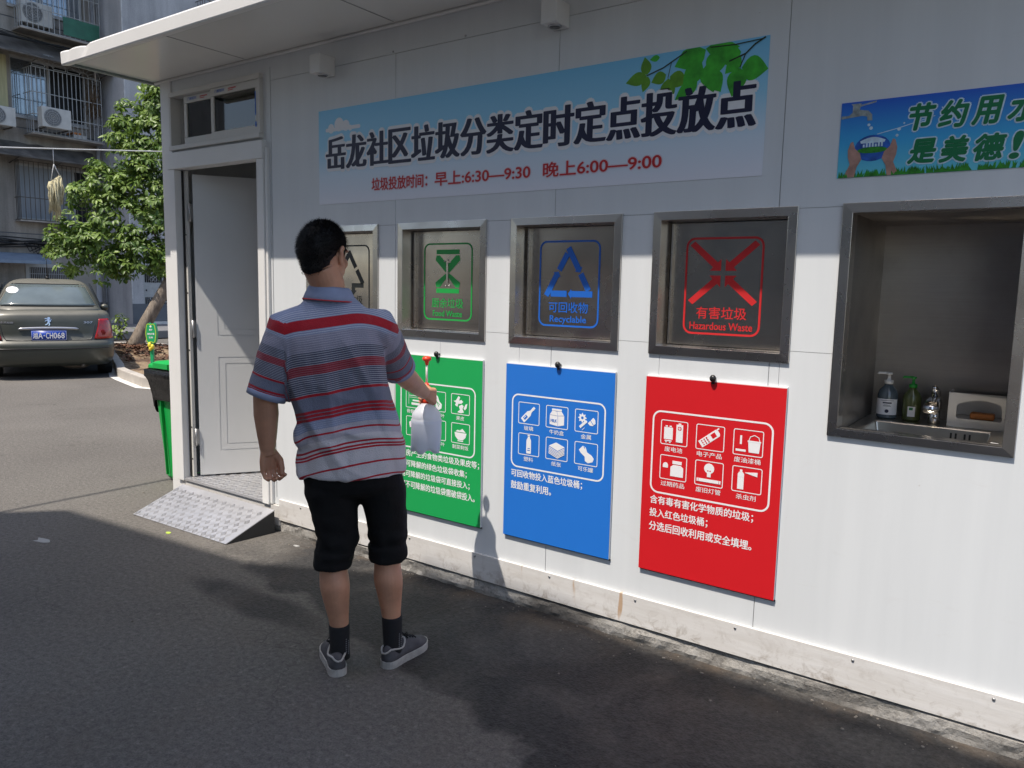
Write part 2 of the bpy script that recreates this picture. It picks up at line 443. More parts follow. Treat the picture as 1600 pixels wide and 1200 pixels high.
def m_carpaint():
    m, nt, b = nodes_of('dusty_dark_green_paint')
    co = coords(nt)
    geo = nt.nodes.new('ShaderNodeNewGeometry')
    sx = nt.nodes.new('ShaderNodeSeparateXYZ')
    nt.links.new(geo.outputs['Normal'], sx.inputs[0])
    f = tex(nt, co, 6, 6, 0.7)
    up = ramp(nt, sx.outputs[2], [(0.2, 0.10), (0.9, 0.62)])       # settled dust on faces that look up
    d = mth(nt, 'MULTIPLY', up, ramp(nt, f, [(0.3, 0.75), (0.7, 1.0)]))
    c = mixc(nt, d, (0.030, 0.037, 0.032), (0.24, 0.225, 0.185))
    nt.links.new(c, b.inputs['Base Color'])
    nt.links.new(ramp(nt, d, [(0.0, 0.28), (0.6, 0.6)]), b.inputs['Roughness'])
    b.inputs['Metallic'].default_value = 0.15
    b.inputs['Coat Weight'].default_value = 0.25
    b.inputs['Coat Roughness'].default_value = 0.2
    return m
M['carpaint'] = m_carpaint()

def m_print(name, stops, z0, z1):
    m, nt, b = nodes_of(name)
    co = coords(nt)
    sx = nt.nodes.new('ShaderNodeSeparateXYZ')
    nt.links.new(co, sx.inputs[0])
    t = mth(nt, 'DIVIDE', mth(nt, 'SUBTRACT', sx.outputs[2], z0), z1 - z0)
    nt.links.new(ramp(nt, t, stops), b.inputs['Base Color'])
    b.inputs['Roughness'].default_value = 0.4
    add_bump(nt, b, tex(nt, coords(nt, (0.6, 1, 1)), 3, 3), 0.08, 0.01)
    return m
M['bannersky'] = m_print('printed_pale_sky', [(0.0, (0.80, 0.80, 0.86)), (0.30, (0.66, 0.77, 0.87)), (0.62, (0.32, 0.65, 0.86)), (1.0, (0.20, 0.56, 0.84))], 2.037, 2.56)
M['watersky'] = m_print('printed_blue_sky', [(0.0, (0.14, 0.58, 0.70)), (0.45, (0.05, 0.40, 0.74)), (1.0, (0.018, 0.11, 0.58))], 2.008, 2.275)
M['print_leaf'] = mat('printed_leaf', (0.05, 0.40, 0.03), 0.4, var=0.45, vs=14)
M['print_leaf2'] = mat('printed_young_leaf', (0.12, 0.32, 0.02), 0.4, var=0.3, vs=14)
M['print_branch'] = mat('printed_branch', (0.02, 0.03, 0.012), 0.4)
M['print_grass'] = mat('printed_grass', (0.03, 0.24, 0.02), 0.4, var=0.5, vs=50)
M['print_skin'] = mat('printed_hand', (0.42, 0.24, 0.19), 0.4, var=0.25, vs=30)
M['print_dgreen'] = mat('printed_dark_green', (0.006, 0.17, 0.06), 0.4)
M['print_globe'] = mat('printed_globe', (0.02, 0.10, 0.42), 0.4, var=0.5, vs=30)
M['print_pale'] = mat('printed_pale_blue', (0.55, 0.70, 0.80), 0.4, var=0.2, vs=40)
M['print_grey'] = mat('printed_chrome', (0.30, 0.34, 0.33), 0.4, var=0.5, vs=40)

def m_glass(name, col, fac=0.5):
    m, nt, b = nodes_of(name)
    g = nt.nodes.new('ShaderNodeBsdfGlossy'); g.inputs[1].default_value = 0.02
    t = nt.nodes.new('ShaderNodeBsdfTransparent'); t.inputs[0].default_value = (*col, 1)
    fr = nt.nodes.new('ShaderNodeFresnel'); fr.inputs[0].default_value = 1.52
    mx = nt.nodes.new('ShaderNodeMixShader')
    nt.links.new(mth(nt, 'ADD', fr.outputs[0], 0.03), mx.inputs[0])
    nt.links.new(t.outputs[0], mx.inputs[1]); nt.links.new(g.outputs[0], mx.inputs[2])
    nt.links.new(mx.outputs[0], nt.nodes['Material Output'].inputs[0])
    return m
M['tintglass'] = m_glass('tinted_pane', (0.30, 0.40, 0.38))

def m_bottle():
    m, nt, b = nodes_of('milky_bottle')
    b.inputs['Base Color'].default_value = (0.80, 0.81, 0.86, 1)
    b.inputs['Roughness'].default_value = 0.35
    tr = nt.nodes.new('ShaderNodeBsdfTranslucent')
    tr.inputs[0].default_value = (0.8, 0.82, 0.88, 1)
    mx = nt.nodes.new('ShaderNodeMixShader')
    mx.inputs[0].default_value = 0.45
    nt.links.new(b.outputs[0], mx.inputs[1]); nt.links.new(tr.outputs[0], mx.inputs[2])
    nt.links.new(mx.outputs[0], nt.nodes['Material Output'].inputs[0])
    return m
M['milky'] = m_bottle()

# ------------------------------------------------------------------ mesh helper
class MB:
    def __init__(s):
        s.v = []; s.f = []; s.mi = []; s.sm = []; s.tone = []
    def add(s, vs, fs, mi=0, smooth=False, tone=0.5):
        o = len(s.v)
        s.v += [tuple(p) for p in vs]
        s.tone += [tone] * len(vs)
        for f in fs:
            s.f.append([i + o for i in f]); s.mi.append(mi); s.sm.append(smooth)
        return s
    def box(s, x0, x1, y0, y1, z0, z1, mi=0):
        if x0 > x1: x0, x1 = x1, x0
        if y0 > y1: y0, y1 = y1, y0
        if z0 > z1: z0, z1 = z1, z0
        return s.add([(x0, y0, z0), (x1, y0, z0), (x1, y1, z0), (x0, y1, z0), (x0, y0, z1), (x1, y0, z1), (x1, y1, z1), (x0, y1, z1)],
                     [(0, 3, 2, 1), (4, 5, 6, 7), (0, 1, 5, 4), (1, 2, 6, 5), (2, 3, 7, 6), (3, 0, 4, 7)], mi)
    def obox(s, c, ax, ay, az, mi=0):
        c = Vector(c); ax = Vector(ax); ay = Vector(ay); az = Vector(az)
        vs = [c + ax * i + ay * j + az * k for k in (-1, 1) for i, j in ((-1, -1), (1, -1), (1, 1), (-1, 1))]
        return s.add(vs, [(0, 3, 2, 1), (4, 5, 6, 7), (0, 1, 5, 4), (1, 2, 6, 5), (2, 3, 7, 6), (3, 0, 4, 7)], mi)
    def prism(s, pts, fn, w0, w1, mi=0, smooth=False):
        # pts: 2-D outline; fn(u,v,w)->xyz
        n = len(pts)
        tri = tessellate_polygon([[Vector((p[0], p[1], 0)) for p in pts]])
        vs = [fn(u, v, w1) for u, v in pts] + [fn(u, v, w0) for u, v in pts]
        fs = [tuple(t) for t in tri] + [tuple(i + n for i in reversed(t)) for t in tri]
        fs += [(i, (i + 1) % n, (i + 1) % n + n, i + n) for i in range(n)]
        return s.add(vs, fs, mi, smooth)
    def sheet(s, pts, fn, w, mi=0):
        tri = tessellate_polygon([[Vector((p[0], p[1], 0)) for p in pts]])
        return s.add([fn(u, v, w) for u, v in pts], [tuple(t) for t in tri], mi)
    def loft(s, rings, mi=0, smooth=True, caps=True, closed=True):
        n = len(rings[0]); vs = [p for r in rings for p in r]; fs = []
        for k in range(len(rings) - 1):
            for i in range(n if closed else n - 1):
                j = (i + 1) % n
                fs.append((k * n + i, k * n + j, (k + 1) * n + j, (k + 1) * n + i))
        if caps:
            fs.append(tuple(reversed(range(n))))
            fs.append(tuple(range((len(rings) - 1) * n, len(rings) * n)))
        return s.add(vs, fs, mi, smooth)
    def tube(s, pts, rad, n=8, mi=0, smooth=True, caps=True):
        pts = [Vector(p) for p in pts]
        if not hasattr(rad, '__len__'): rad = [rad] * len(pts)
        rings = []; u = None
        for k, p in enumerate(pts):
            d = (pts[min(k + 1, len(pts) - 1)] - pts[max(k - 1, 0)]).normalized()
            if u is None:
                u = d.orthogonal().normalized()
            else:
                u = (u - d * u.dot(d))
                u = u.normalized() if u.length > 1e-6 else d.orthogonal().normalized()
            w = d.cross(u)
            rings.append([p + (u * cos(2 * pi * i / n) + w * sin(2 * pi * i / n)) * rad[k] for i in range(n)])
        return s.loft(rings, mi, smooth, caps)
    def capsule(s, a, b, ra, rb, n=12, mi=0):
        a = Vector(a); b = Vector(b); d = (b - a).normalized()
        pts = []; rad = []
        for t in (0.97, 0.8, 0.5, 0.2):
            pts.append(a - d * ra * t); rad.append(ra * sqrt(max(0, 1 - t * t)))
        pts.append(a); rad.append(ra); pts.append(b); rad.append(rb)
        for t in (0.2, 0.5, 0.8, 0.97):
            pts.append(b + d * rb * t); rad.append(rb * sqrt(max(0, 1 - t * t)))
        return s.tube(pts, rad, n, mi)
    def ellipsoid(s, c, ax, ay, az, n=20, m=14, mi=0, smooth=True):
        c = Vector(c); ax = Vector(ax); ay = Vector(ay); az = Vector(az)
        rings = []
        for k in range(m + 1):
            th = pi * (0.02 + 0.96 * k / m)
            rings.append([c + ax * sin(th) * cos(2 * pi * i / n) + ay * sin(th) * sin(2 * pi * i / n) - az * cos(th) for i in range(n)])
        return s.loft(rings, mi, smooth)
    def lathe(s, prof, c, n=20, mi=0, smooth=True):
        c = Vector(c)
        rings = [[c + Vector((r * cos(2 * pi * i / n), r * sin(2 * pi * i / n), z)) for i in range(n)] for r, z in prof]
        return s.loft(rings, mi, smooth)
    def stroke(s, pts, th, fn, w, mi=0, closed=False, step=0.0):
        # a flat printed line of constant width
        P = [Vector((p[0], p[1])) for p in pts]; n = len(P)
        L = []; Rr = []
        for i in range(n):
            a = P[(i - 1) % n] if (closed or i > 0) else None
            c = P[(i + 1) % n] if (closed or i < n - 1) else None
            d1 = (P[i] - a).normalized() if a is not None else (c - P[i]).normalized()
            d2 = (c - P[i]).normalized() if c is not None else d1
            t = (d1 + d2)
            t = t.normalized() if t.length > 1e-6 else d1
            nn = Vector((-t.y, t.x)); k = max(0.35, nn.dot(Vector((-d1.y, d1.x))))
            L.append(P[i] + nn * th / 2 / k); Rr.append(P[i] - nn * th / 2 / k)
        vs = [fn(p.x, p.y, w) for p in L] + [fn(p.x, p.y, w) for p in Rr]
        fs = [(i, i + n, (i + 1) % n + n, (i + 1) % n) for i in range(n if closed else n - 1)]
        return s.add(vs, fs, mi)
    def text(s, body, rect, fn, w, mi=0, bold=0.0, shifts=((0, 0),), stepw=0.00012, fit='both', align='l'):
        vs, fs = glyphs(body, 0.0)
        if not vs: return s
        if bold and len(shifts) == 1:
            r_ = bold * (rect[3] - rect[2])
            shifts = [(0, 0), (r_, 0), (-r_, 0), (0, r_ * .7), (0, -r_ * .7)]
            stepw = 0.00004
        us = [v[0] for v in vs]; zs = [v[1] for v in vs]
        u0, u1, z0, z1 = min(us), max(us), min(zs), max(zs)
        sx = (rect[1] - rect[0]) / (u1 - u0); sz = (rect[3] - rect[2]) / (z1 - z0)
        ox = rect[0]
        if fit == 'h':
            sx = sz
            if align == 'c': ox = (rect[0] + rect[1]) / 2 - (u1 - u0) * sx / 2
        for k, (du, dv) in enumerate(shifts):
            s.add([fn(ox + (u - u0) * sx + du, rect[2] + (z - z0) * sz + dv, w + k * stepw) for u, z in vs], fs, mi)
        return s
    def build(s, name, mats, parent=None, bevel=0.0, weld=False, seg=2):
        me = bpy.data.meshes.new(name)
        me.from_pydata(s.v, [], s.f)
        if not isinstance(mats, (list, tuple)): mats = [mats]
        for m in mats: me.materials.append(M[m] if isinstance(m, str) else m)
        me.polygons.foreach_set('material_index', s.mi)
        me.polygons.foreach_set('use_smooth', s.sm)
        if any(t != 0.5 for t in s.tone):
            a = me.attributes.new('tone', 'FLOAT', 'POINT')
            a.data.foreach_set('value', s.tone)
        me.update()
        o = bpy.data.objects.new(name, me)
        COL.objects.link(o)
        if weld:
            w = o.modifiers.new('weld', 'WELD'); w.merge_threshold = 0.0002
        if bevel:
            b = o.modifiers.new('bevel', 'BEVEL'); b.width = bevel; b.segments = seg; b.limit_method = 'ANGLE'; b.angle_limit = radians(40)
        if parent is not None: adopt(o, parent)
        return o

def wmat(o):
    m = o.matrix_basis.copy()
    if o.parent is not None: m = wmat(o.parent) @ o.matrix_parent_inverse @ m
    return m

def adopt(o, p):
    o.parent = p
    o.matrix_parent_inverse = wmat(p).inverted()

_gl = {}
def glyphs(body, bold=0.0):
    key = (body, bold)
    if key in _gl: return _gl[key]
    cu = bpy.data.curves.new('lettering_source', 'FONT')
    cu.body = body; cu.offset = bold; cu.resolution_u = 4; cu.fill_mode = 'BOTH'
    o = bpy.data.objects.new('lettering_source', cu)
    COL.objects.link(o)
    dg = bpy.context.evaluated_depsgraph_get()
    dg.update()
    me = bpy.data.meshes.new_from_object(o.evaluated_get(dg))
    vs = [(v.co.x, v.co.y) for v in me.vertices]
    fs = [tuple(p.vertices) for p in me.polygons]
    bpy.data.objects.remove(o); bpy.data.curves.remove(cu); bpy.data.meshes.remove(me)
    _gl[key] = (vs, fs)
    return vs, fs

def tag(o, label, cat, group=None, kind=None):
    o['label'] = label; o['category'] = cat
    if group: o['group'] = group
    if kind: o['kind'] = kind
    return o

def empty(name, loc, label, cat, group=None):
    o = bpy.data.objects.new(name, None)
    o.empty_display_size = 0.2
    COL.objects.link(o)
    o.location = loc
    return tag(o, label, cat, group)

def structure(o, label=None):
    o['kind'] = 'structure'
    return o

def evaluated(o, name, mats, parent=None):
    # bake an object's modifiers into one mesh
    dg = bpy.context.evaluated_depsgraph_get(); dg.update()
    me = bpy.data.meshes.new_from_object(o.evaluated_get(dg))
    me.name = name
    old = o.data
    bpy.data.objects.remove(o); bpy.data.meshes.remove(old)
    me.materials.clear()
    for m in mats: me.materials.append(M[m])
    for p in me.polygons: p.use_smooth = True
    n = bpy.data.objects.new(name, me)
    COL.objects.link(n)
    if parent is not None: adopt(n, parent)
    return n

def remesh(mb, name, mats, parent, voxel, smooth=4, fac=0.5):
    o = mb.build(name, mats)
    r = o.modifiers.new('r', 'REMESH'); r.mode = 'VOXEL'; r.voxel_size = voxel; r.adaptivity = 0
    if smooth:
        k = o.modifiers.new('s', 'SMOOTH'); k.factor = fac; k.iterations = smooth
    return evaluated(o, name, mats, parent)

def wallfn(y):
    return lambda u, v, w: (u, y - w, v)

def rrect(x0, x1, z0, z1, r, n=5):
    out = []
    for cx, cz, a0 in ((x1 - r, z1 - r, 0), (x0 + r, z1 - r, 90), (x0 + r, z0 + r, 180), (x1 - r, z0 + r, 270)):
        for i in range(n + 1):
            a = radians(a0 + 90 * i / n)
            out.append((cx + r * cos(a), cz + r * sin(a)))
    return out

def circ(cx, cz, r, n=14, ry=None):
    return [(cx + r * cos(2 * pi * i / n), cz + (ry or r) * sin(2 * pi * i / n)) for i in range(n)]

def rot2(pts, c, ang):
    ca, sa = cos(ang), sin(ang)
    return [(c[0] + (x - c[0]) * ca - (z - c[1]) * sa, c[1] + (x - c[0]) * sa + (z - c[1]) * ca) for x, z in pts]

def relief(x0, x1, z0, z1, holes, grooves, fn, thick, gd=0.004):
    """panel of thickness `thick` with through holes [(x0,x1,z0,z1)] and thin recessed lines; one mesh (material 1 in grooves)"""
    xs = {x0, x1}; zs = {z0, z1}
    for h in list(holes) + list(grooves):
        xs |= {min(max(h[0], x0), x1), min(max(h[1], x0), x1)}; zs |= {min(max(h[2], z0), z1), min(max(h[3], z0), z1)}
    xs = sorted(xs); zs = sorted(zs)
    def lev(i, j):
        if i < 0 or j < 0 or i >= len(xs) - 1 or j >= len(zs) - 1: return None
        cx = (xs[i] + xs[i + 1]) / 2; cz = (zs[j] + zs[j + 1]) / 2
        for h in holes:
            if h[0] < cx < h[1] and h[2] < cz < h[3]: return None
        for g in grooves:
            if g[0] < cx < g[1] and g[2] < cz < g[3]: return -gd
        return 0.0
    mb = MB()
    for i in range(len(xs) - 1):
        for j in range(len(zs) - 1):
            l = lev(i, j)
            if l is None: continue
            a, b, c, d = xs[i], xs[i + 1], zs[j], zs[j + 1]
            mi = 0 if l == 0 else 1
            mb.add([fn(a, c, l), fn(b, c, l), fn(b, d, l), fn(a, d, l)], [(0, 1, 2, 3)], mi)
            mb.add([fn(a, c, -thick), fn(b, c, -thick), fn(b, d, -thick), fn(a, d, -thick)], [(3, 2, 1, 0)], 0)
            for (di, dj, p, q) in ((-1, 0, (a, d), (a, c)), (1, 0, (b, c), (b, d)), (0, -1, (a, c), (b, c)), (0, 1, (b, d), (a, d))):
                n = lev(i + di, j + dj)
                lo = -thick if n is None else n
                if lo < l:
                    mb.add([fn(*p, l), fn(*p, lo), fn(*q, lo), fn(*q, l)], [(0, 1, 2, 3)], 0)
    return mb

# ------------------------------------------------------------------ ground, bed, pavement
def gz(x):
    t = min(1, max(0, (-x - 4.0) / 5.0))
    return 0.0 * t

mb = MB()
xs = [-90, -60, -40, -26] + [-22 + i * 1.0 for i in range(27)] + [6, 9, 14, 25, 50, 80]
ys = [-80, -50, -30, -18, -10, -5, -2, 0, 3, 6, 10, 20, 40, 80]
V = [(x, y, gz(x)) for y in ys for x in xs]
nx = len(xs)
mb.add(V, [(j * nx + i, j * nx + i + 1, (j + 1) * nx + i + 1, (j + 1) * nx + i) for j in range(len(ys) - 1) for i in range(nx - 1)], 0, True)
structure(mb.build('road', 'asphalt'))

# planting bed behind the car: kerb ring, painted line at its foot, soil
bed = [(-15.2, 6.0), (-12.5, 4.72), (-10.4, 3.76), (-9.72, 3.43), (-9.3, 3.30), (-8.2, 3.02), (-6.0, 3.6), (-5.2, 5.0), (-5.5, 7.6), (-9.0, 7.4), (-11.6, 6.6), (-14.0, 6.75)]
def inset(poly, d):
    n = len(poly); out = []
    for i in range(n):
        a = Vector(poly[i - 1]); b = Vector(poly[i]); c = Vector(poly[(i + 1) % n])
        n1 = Vector((-(b - a).y, (b - a).x)).normalized(); n2 = Vector((-(c - b).y, (c - b).x)).normalized()
        m = (n1 + n2).normalized()
        out.append(tuple(b + m * d / max(0.4, m.dot(n1))))
    return out
inn = inset(bed, 0.13)
outl = inset(bed, -0.11)
def ring(mb, A, B, z, mi=0):
    n = len(A)
    mb.add([(x, y, z) for x, y in A] + [(x, y, z) for x, y in B], [(i, (i + 1) % n, (i + 1) % n + n, i + n) for i in range(n)], mi)
mb = MB()
n = len(bed); ZK = 0.15
mb.add([(x, y, -0.02) for x, y in bed] + [(x, y, ZK) for x, y in bed] + [(x, y, ZK) for x, y in inn] + [(x, y, 0.02) for x, y in inn],
       [(i + k * n, (i + 1) % n + k * n, (i + 1) % n + (k + 1) * n, i + (k + 1) * n) for k in range(3) for i in range(n)])
structure(mb.build('kerb', 'kerb', bevel=0.012))
mb = MB()
mb.add([(x, y, gz(x) + 0.005) for x, y in outl] + [(x, y, gz(x) + 0.005) for x, y in bed], [(i, (i + 1) % n, (i + 1) % n + n, i + n) for i in range(n)])
structure(mb.build('kerb_line_marking', 'kerbline'))
# soil: fan surface with a mound round the trunk
TREE = Vector((-12.66, 5.37, 0.2))
mb = MB()
gx = [-15.6 + 0.3 * i for i in range(36)]; gy = [2.9 + 0.25 * i for i in range(21)]
def inside(p, poly):
    c = False; n = len(poly)
    for i in range(n):
        a = poly[i]; b = poly[i - 1]
        if (a[1] > p[1]) != (b[1] > p[1]) and p[0] < (b[0] - a[0]) * (p[1] - a[1]) / (b[1] - a[1]) + a[0]: c = not c
    return c
def soilz(x, y):
    d2 = (x - TREE.x) ** 2 + (y - TREE.y) ** 2
    return 0.11 + 0.15 * math.exp(-d2 / 0.9) + 0.03 * noise.noise(Vector((x * 2, y * 2, 0)))
pts = {}
for i, x in enumerate(gx):
    for j, y in enumerate(gy):
        if inside((x, y), inn): pts[(i, j)] = len(mb.v); mb.v.append((x, y, soilz(x, y))); mb.tone.append(0.5)
for (i, j) in list(pts):
    q = [pts.get(k) for k in ((i, j), (i + 1, j), (i + 1, j + 1), (i, j + 1))]
    if None not in q: mb.f.append(q); mb.mi.append(0); mb.sm.append(True)
tri = tessellate_polygon([[Vector((x, y, 0)) for x, y in inn]])
mb.add([(x, y, 0.10) for x, y in inn], [tuple(t) for t in tri])
structure(mb.build('soil_bed', 'soil'))
# dry fallen leaves on the bed
mb = MB(); rl = random.Random(3)
for _ in range(650):
    a = rl.uniform(0, 2 * pi); r = abs(rl.gauss(0, 0.95))
    x = TREE.x + r * cos(a) * 1.5 + 0.4; y = TREE.y - 0.25 + r * sin(a) * 0.9
    if not inside((x, y), inn): continue
    z = soilz(x, y) + 0.012; l = rl.uniform(0.04, 0.09); t = rl.uniform(0, 6.3); c, s_ = cos(t), sin(t)
    mb.add([(x - l * c, y - l * s_, z), (x + l * .4 * s_, y - l * .4 * c, z + rl.uniform(0, .05)), (x + l * c, y + l * s_, z + rl.uniform(0, .03)), (x - l * .4 * s_, y + l * .4 * c, z + rl.uniform(0, .05))], [(0, 1, 2, 3)])
o = mb.build('fallen_leaves', mat('dry_brown_leaf', (0.12, 0.055, 0.03), 0.8, var=0.6, vs=9))
o['kind'] = 'stuff'
# raised pavement at the foot of the apartment block
mb = MB()
mb.box(-22.0, -17.2, -12, 30, 0.02, 0.235)
structure(mb.build('pavement', 'pavement', bevel=0.02))
mb = MB()
mb.box(-21.99, -21.55, 9.3, 9.85 - .02, 0.236, 0.30); mb.box(-20.49, -20.1, 9.85, 30, 0.236, 0.30)
structure(mb.build('step_edge', 'kerbline'))

# ------------------------------------------------------------------ the white kiosk
X0, X1, YB, ZC = -2.33, 5.2, 2.45, 2.935
kiosk = empty('waste_kiosk', (1.4, 0, 0), 'white panelled waste sorting kiosk with overhanging eave and open door', 'kiosk')
wf = wallfn(0.0)
HZ0, HZ1 = 1.313, 1.914
HX = [-0.832, -0.0845, 0.661, 1.4075]; HW = 0.597
NX0, NX1, NZ0, NZ1 = 2.164, 2.766, 1.050, 1.917
holes = [(-2.20, -1.19, 0.17, 2.37), (-2.19, -1.235, 2.475, 2.825)] + [(x + 0.02, x + HW - 0.02, HZ0 + 0.02, HZ1 - 0.02) for x in HX] + [(NX0 + 0.02, NX1 - 0.02, NZ0 + 0.02, NZ1 - 0.02)]
gr = []
g = 0.0016
for x in (-0.11, 0.905, 1.928, 2.95, 3.97, 4.98): gr.append((x - g, x + g, 0.2, 2.79))
gr.append((-1.153, -1.147, 0.215, 2.87))
gr.append((-1.15, 5.2, 2.788, 2.7905))
for z in (1.905, 1.36):
    for a, b in ((HX[0] + HW, HX[1]), (HX[1] + HW, HX[2]), (HX[2] + HW, HX[3]), (HX[3] + HW, NX0)): gr.append((a, b, z, z + 0.0018))
for x in (HX[1] + .30, HX[2] + .06, HX[3] + .05, HX[3] + 0.56): gr.append((x, x + .0015, 1.222, HZ0))
relief(X0 + 0.13, X1, 0.17, ZC, holes, gr, wf, 0.055).build('front_wall', ['panel', 'seam'], kiosk)
mb = MB()
mb.box(X0, X0 + 0.129, -0.012, 0.10, 0.05, ZC)
mb.build('corner_post', 'trim', kiosk, bevel=0.006)
mb = MB()
mb.box(X0, X0 + 0.05, 0.102, YB, 0.17, ZC); mb.box(X1 - 0.05, X1, 0.06, YB, 0.17, ZC); mb.box(X0 + .051, X1 - .051, YB - 0.05, YB, 0.17, ZC)
mb.build('side_wall', 'inner', kiosk)
mb = MB(); mb.box(X0 + .055, X1 - .055, 0.06, YB - .055, 0.12, 0.168)
mb.build('floor', 'inner', kiosk)
mb = MB(); mb.box(-1.12, -1.08, 0.06, YB - .06, 0.17, ZC - .01)
mb.build('partition', 'inner', kiosk)
# flashing strip along the foot, concrete plinth below it
mb = MB()
mb.box(-1.11, X1, -0.016, -0.001, 0.078, 0.212); mb.add([(-1.11, -0.016, 0.212), (X1, -0.016, 0.212), (X1, -0.010, 0.214), (-1.11, -0.010, 0.214)], [(0, 1, 2, 3)])
mb.box(X0 + .131, -1.111, -0.016, -0.001, 0.04, 0.168)
mb.build('base_flashing', 'flashing', kiosk)
mb = MB()
nxp = 420
for k, (yy, zz) in enumerate(((-0.004, -0.05), (-0.006, 0.0), (-0.008, 0.02), (-0.008, 0.045), (-0.006, 0.065), (0.03, 0.079))):
    for i in range(nxp + 1):
        x = X0 + 0.01 + (X1 - X0 - .02) * i / nxp
        d = noise.noise(Vector((x * 3.1, zz * 25, 1.7))) * 0.012 + noise.noise(Vector((x * 17, zz * 60, 4))) * 0.009
        mb.v.append((x, yy - max(-.004, d + .002), zz)); mb.tone.append(0.5)
for k in range(5):
    for i in range(nxp):
        a = k * (nxp + 1) + i
        mb.f.append([a, a + 1, a + nxp + 2, a + nxp + 1]); mb.mi.append(0); mb.sm.append(False)
mb.box(X0 + .02, X1 - .02, 0.031, YB - .02, -0.05, 0.118)
mb.build('concrete_plinth', 'concrete', kiosk)
mb = MB()
for x in [-0.9 + 0.46 * i for i in range(13)]:
    mb.tube([(x, -0.016, 0.196), (x, -0.0195, 0.196)], [0.006, 0.005], 10)
for x in (-0.128, 0.36, 0.92, 1.42): mb.tube([(x, -0.0005, 2.80), (x, -0.004, 2.80)], 0.005, 8)
mb.build('screw', 'zinc', kiosk)['kind'] = 'stuff'
# roof with overhanging eave
RX0, RX1, EO = -2.43, X1 + 0.05, -0.605
mb = MB()
mb.box(RX0 + .012, RX1, EO + 0.03, YB + 0.1, ZC + 0.003, ZC + .054)
roof = mb.build('roof', 'soffit', kiosk)
mb = MB()
def fasc(mb, x0, x1):
    # front lip: rolled sheet with a small return at the bottom
    prof = [(EO + 0.045, ZC - 0.012), (EO + 0.004, ZC - 0.018), (EO, ZC - 0.010), (EO - 0.003, ZC + .055), (EO + 0.002, ZC + .064), (EO + 0.02, ZC + .068), (EO + 0.16, ZC + .07), (EO + .16, ZC + .060), (EO + 0.03, ZC + .055), (EO + .029, ZC + 0.0)]
    nseg = 60
    rings = []
    for i in range(nseg + 1):
        x = x0 + (x1 - x0) * (i / nseg) ** 1.6
        dent = 0.016 * math.exp(-((x - x0 - 0.30) / 0.045) ** 2) + 0.006 * math.exp(-((x - x0 - 0.10) / 0.03) ** 2)
        r = []
        for k, (y, z) in enumerate(prof):
            w = max(0, (z - ZC - .02) / 0.05)
            r.append((x, y + dent * 0.6 * w + .002 * noise.noise(Vector((x * 2, z * 4, 0))), z - dent * w * .7))
        rings.append(r)
    mb.loft(rings, 0, False, True)
fasc(mb, RX0, RX1)
mb.build('fascia', 'trim', roof)
mb = MB(); mb.box(RX0, RX0 + 0.011, EO + 0.17, YB + 0.1, ZC - 0.012, ZC + .065); mb.box(RX0 + .012, RX0 + .03, EO + .05, YB + .1, ZC - .012, ZC + 0.002)
mb.build('verge_trim', mat('grey_green_verge', (0.23, 0.27, 0.26), 0.5), roof)
for x in (-1.36, -0.1, 1.25, 2.6):
    mb = MB(); mb.box(x, x + 0.004, EO + 0.05, -0.03, ZC + 0.0005, ZC + 0.003); mb.build('soffit_joint', 'seam', roof)
mb = MB()
mb.tube([(RX0 + .04, -0.008, ZC - 0.006), (RX1, -0.008, ZC - 0.006)], 0.010, 8)
mb.build('cove_strip', 'trim', roof)

# transom window over the door
win = bpy.data.objects.new('transom_window', None); COL.objects.link(win); win.location = (-1.71, 0, 2.65); adopt(win, kiosk); win.location = (-1.71, 0, 2.65)
win.matrix_parent_inverse = wmat(kiosk).inverted()
mb = MB()
a, b, c, d = -2.205, -1.22, 2.46, 2.84
mb.box(a, b, -0.028, 0.05, d - 0.03, d); mb.box(a, b, -0.034, 0.05, c, c + 0.030)
mb.box(a, a + 0.022, -0.026, 0.05, c + .031, d - .031); mb.box(b - 0.022, b, -0.026, 0.05, c + .031, d - .031)
mb.build('window_frame', 'alu', win, bevel=0.003)
def sash(x0, x1, y, z0, z1, st):
    mb = MB()
    mb.box(x0, x1, y, y + 0.022, z1 - 0.046, z1); mb.box(x0, x1, y, y + .022, z0, z0 + 0.05)
    mb.box(x0, x0 + st, y + .0005, y + .0215, z0 + .051, z1 - .047); mb.box(x1 - st, x1, y + .0005, y + .0215, z0 + .051, z1 - .047)
    o = mb.build('sash', 'alu', win, bevel=0.003)
    mb = MB(); mb.box(x0 + st - .002, x1 - st + .002, y + 0.009, y + 0.013, z0 + .048, z1 - .044)
    mb.build('pane', 'tintglass', win)
    # pale makers' protective film with small printed marks along the top rail
    f = wallfn(y)
    mb = MB(); mb.text('门窗铝材', (x0 + 0.05, x0 + 0.15, z1 - 0.030, z1 - 0.012), f, 0.0012, 0, 0.02)
    mb.build('film_print', 'blueprint', win)
    mb = MB()
    mb.box(x0 + .19, x0 + .27, y - .0012, y - .0005, z1 - .022, z1 - .016); mb.box(x0 + .19, x0 + .24, y - .0012, y - .0005, z1 - .032, z1 - .028)
    mb.build('film_mark', 'redprint', win)
sash(-1.735, -1.243, -0.018, c + 0.031, d - 0.031, 0.032)
sash(-2.08, -1.70, 0.008, c + 0.031, d - 0.031, 0.032)
mb = MB(); mb.box(-1.262 - .012, -1.262 - .004, -.0195, -.0182, 2.60, 2.74); mb.box(-1.275, -1.262, -.0195, -.0182, 2.53, 2.56)
mb.build('film_mark', 'blueprint', win)

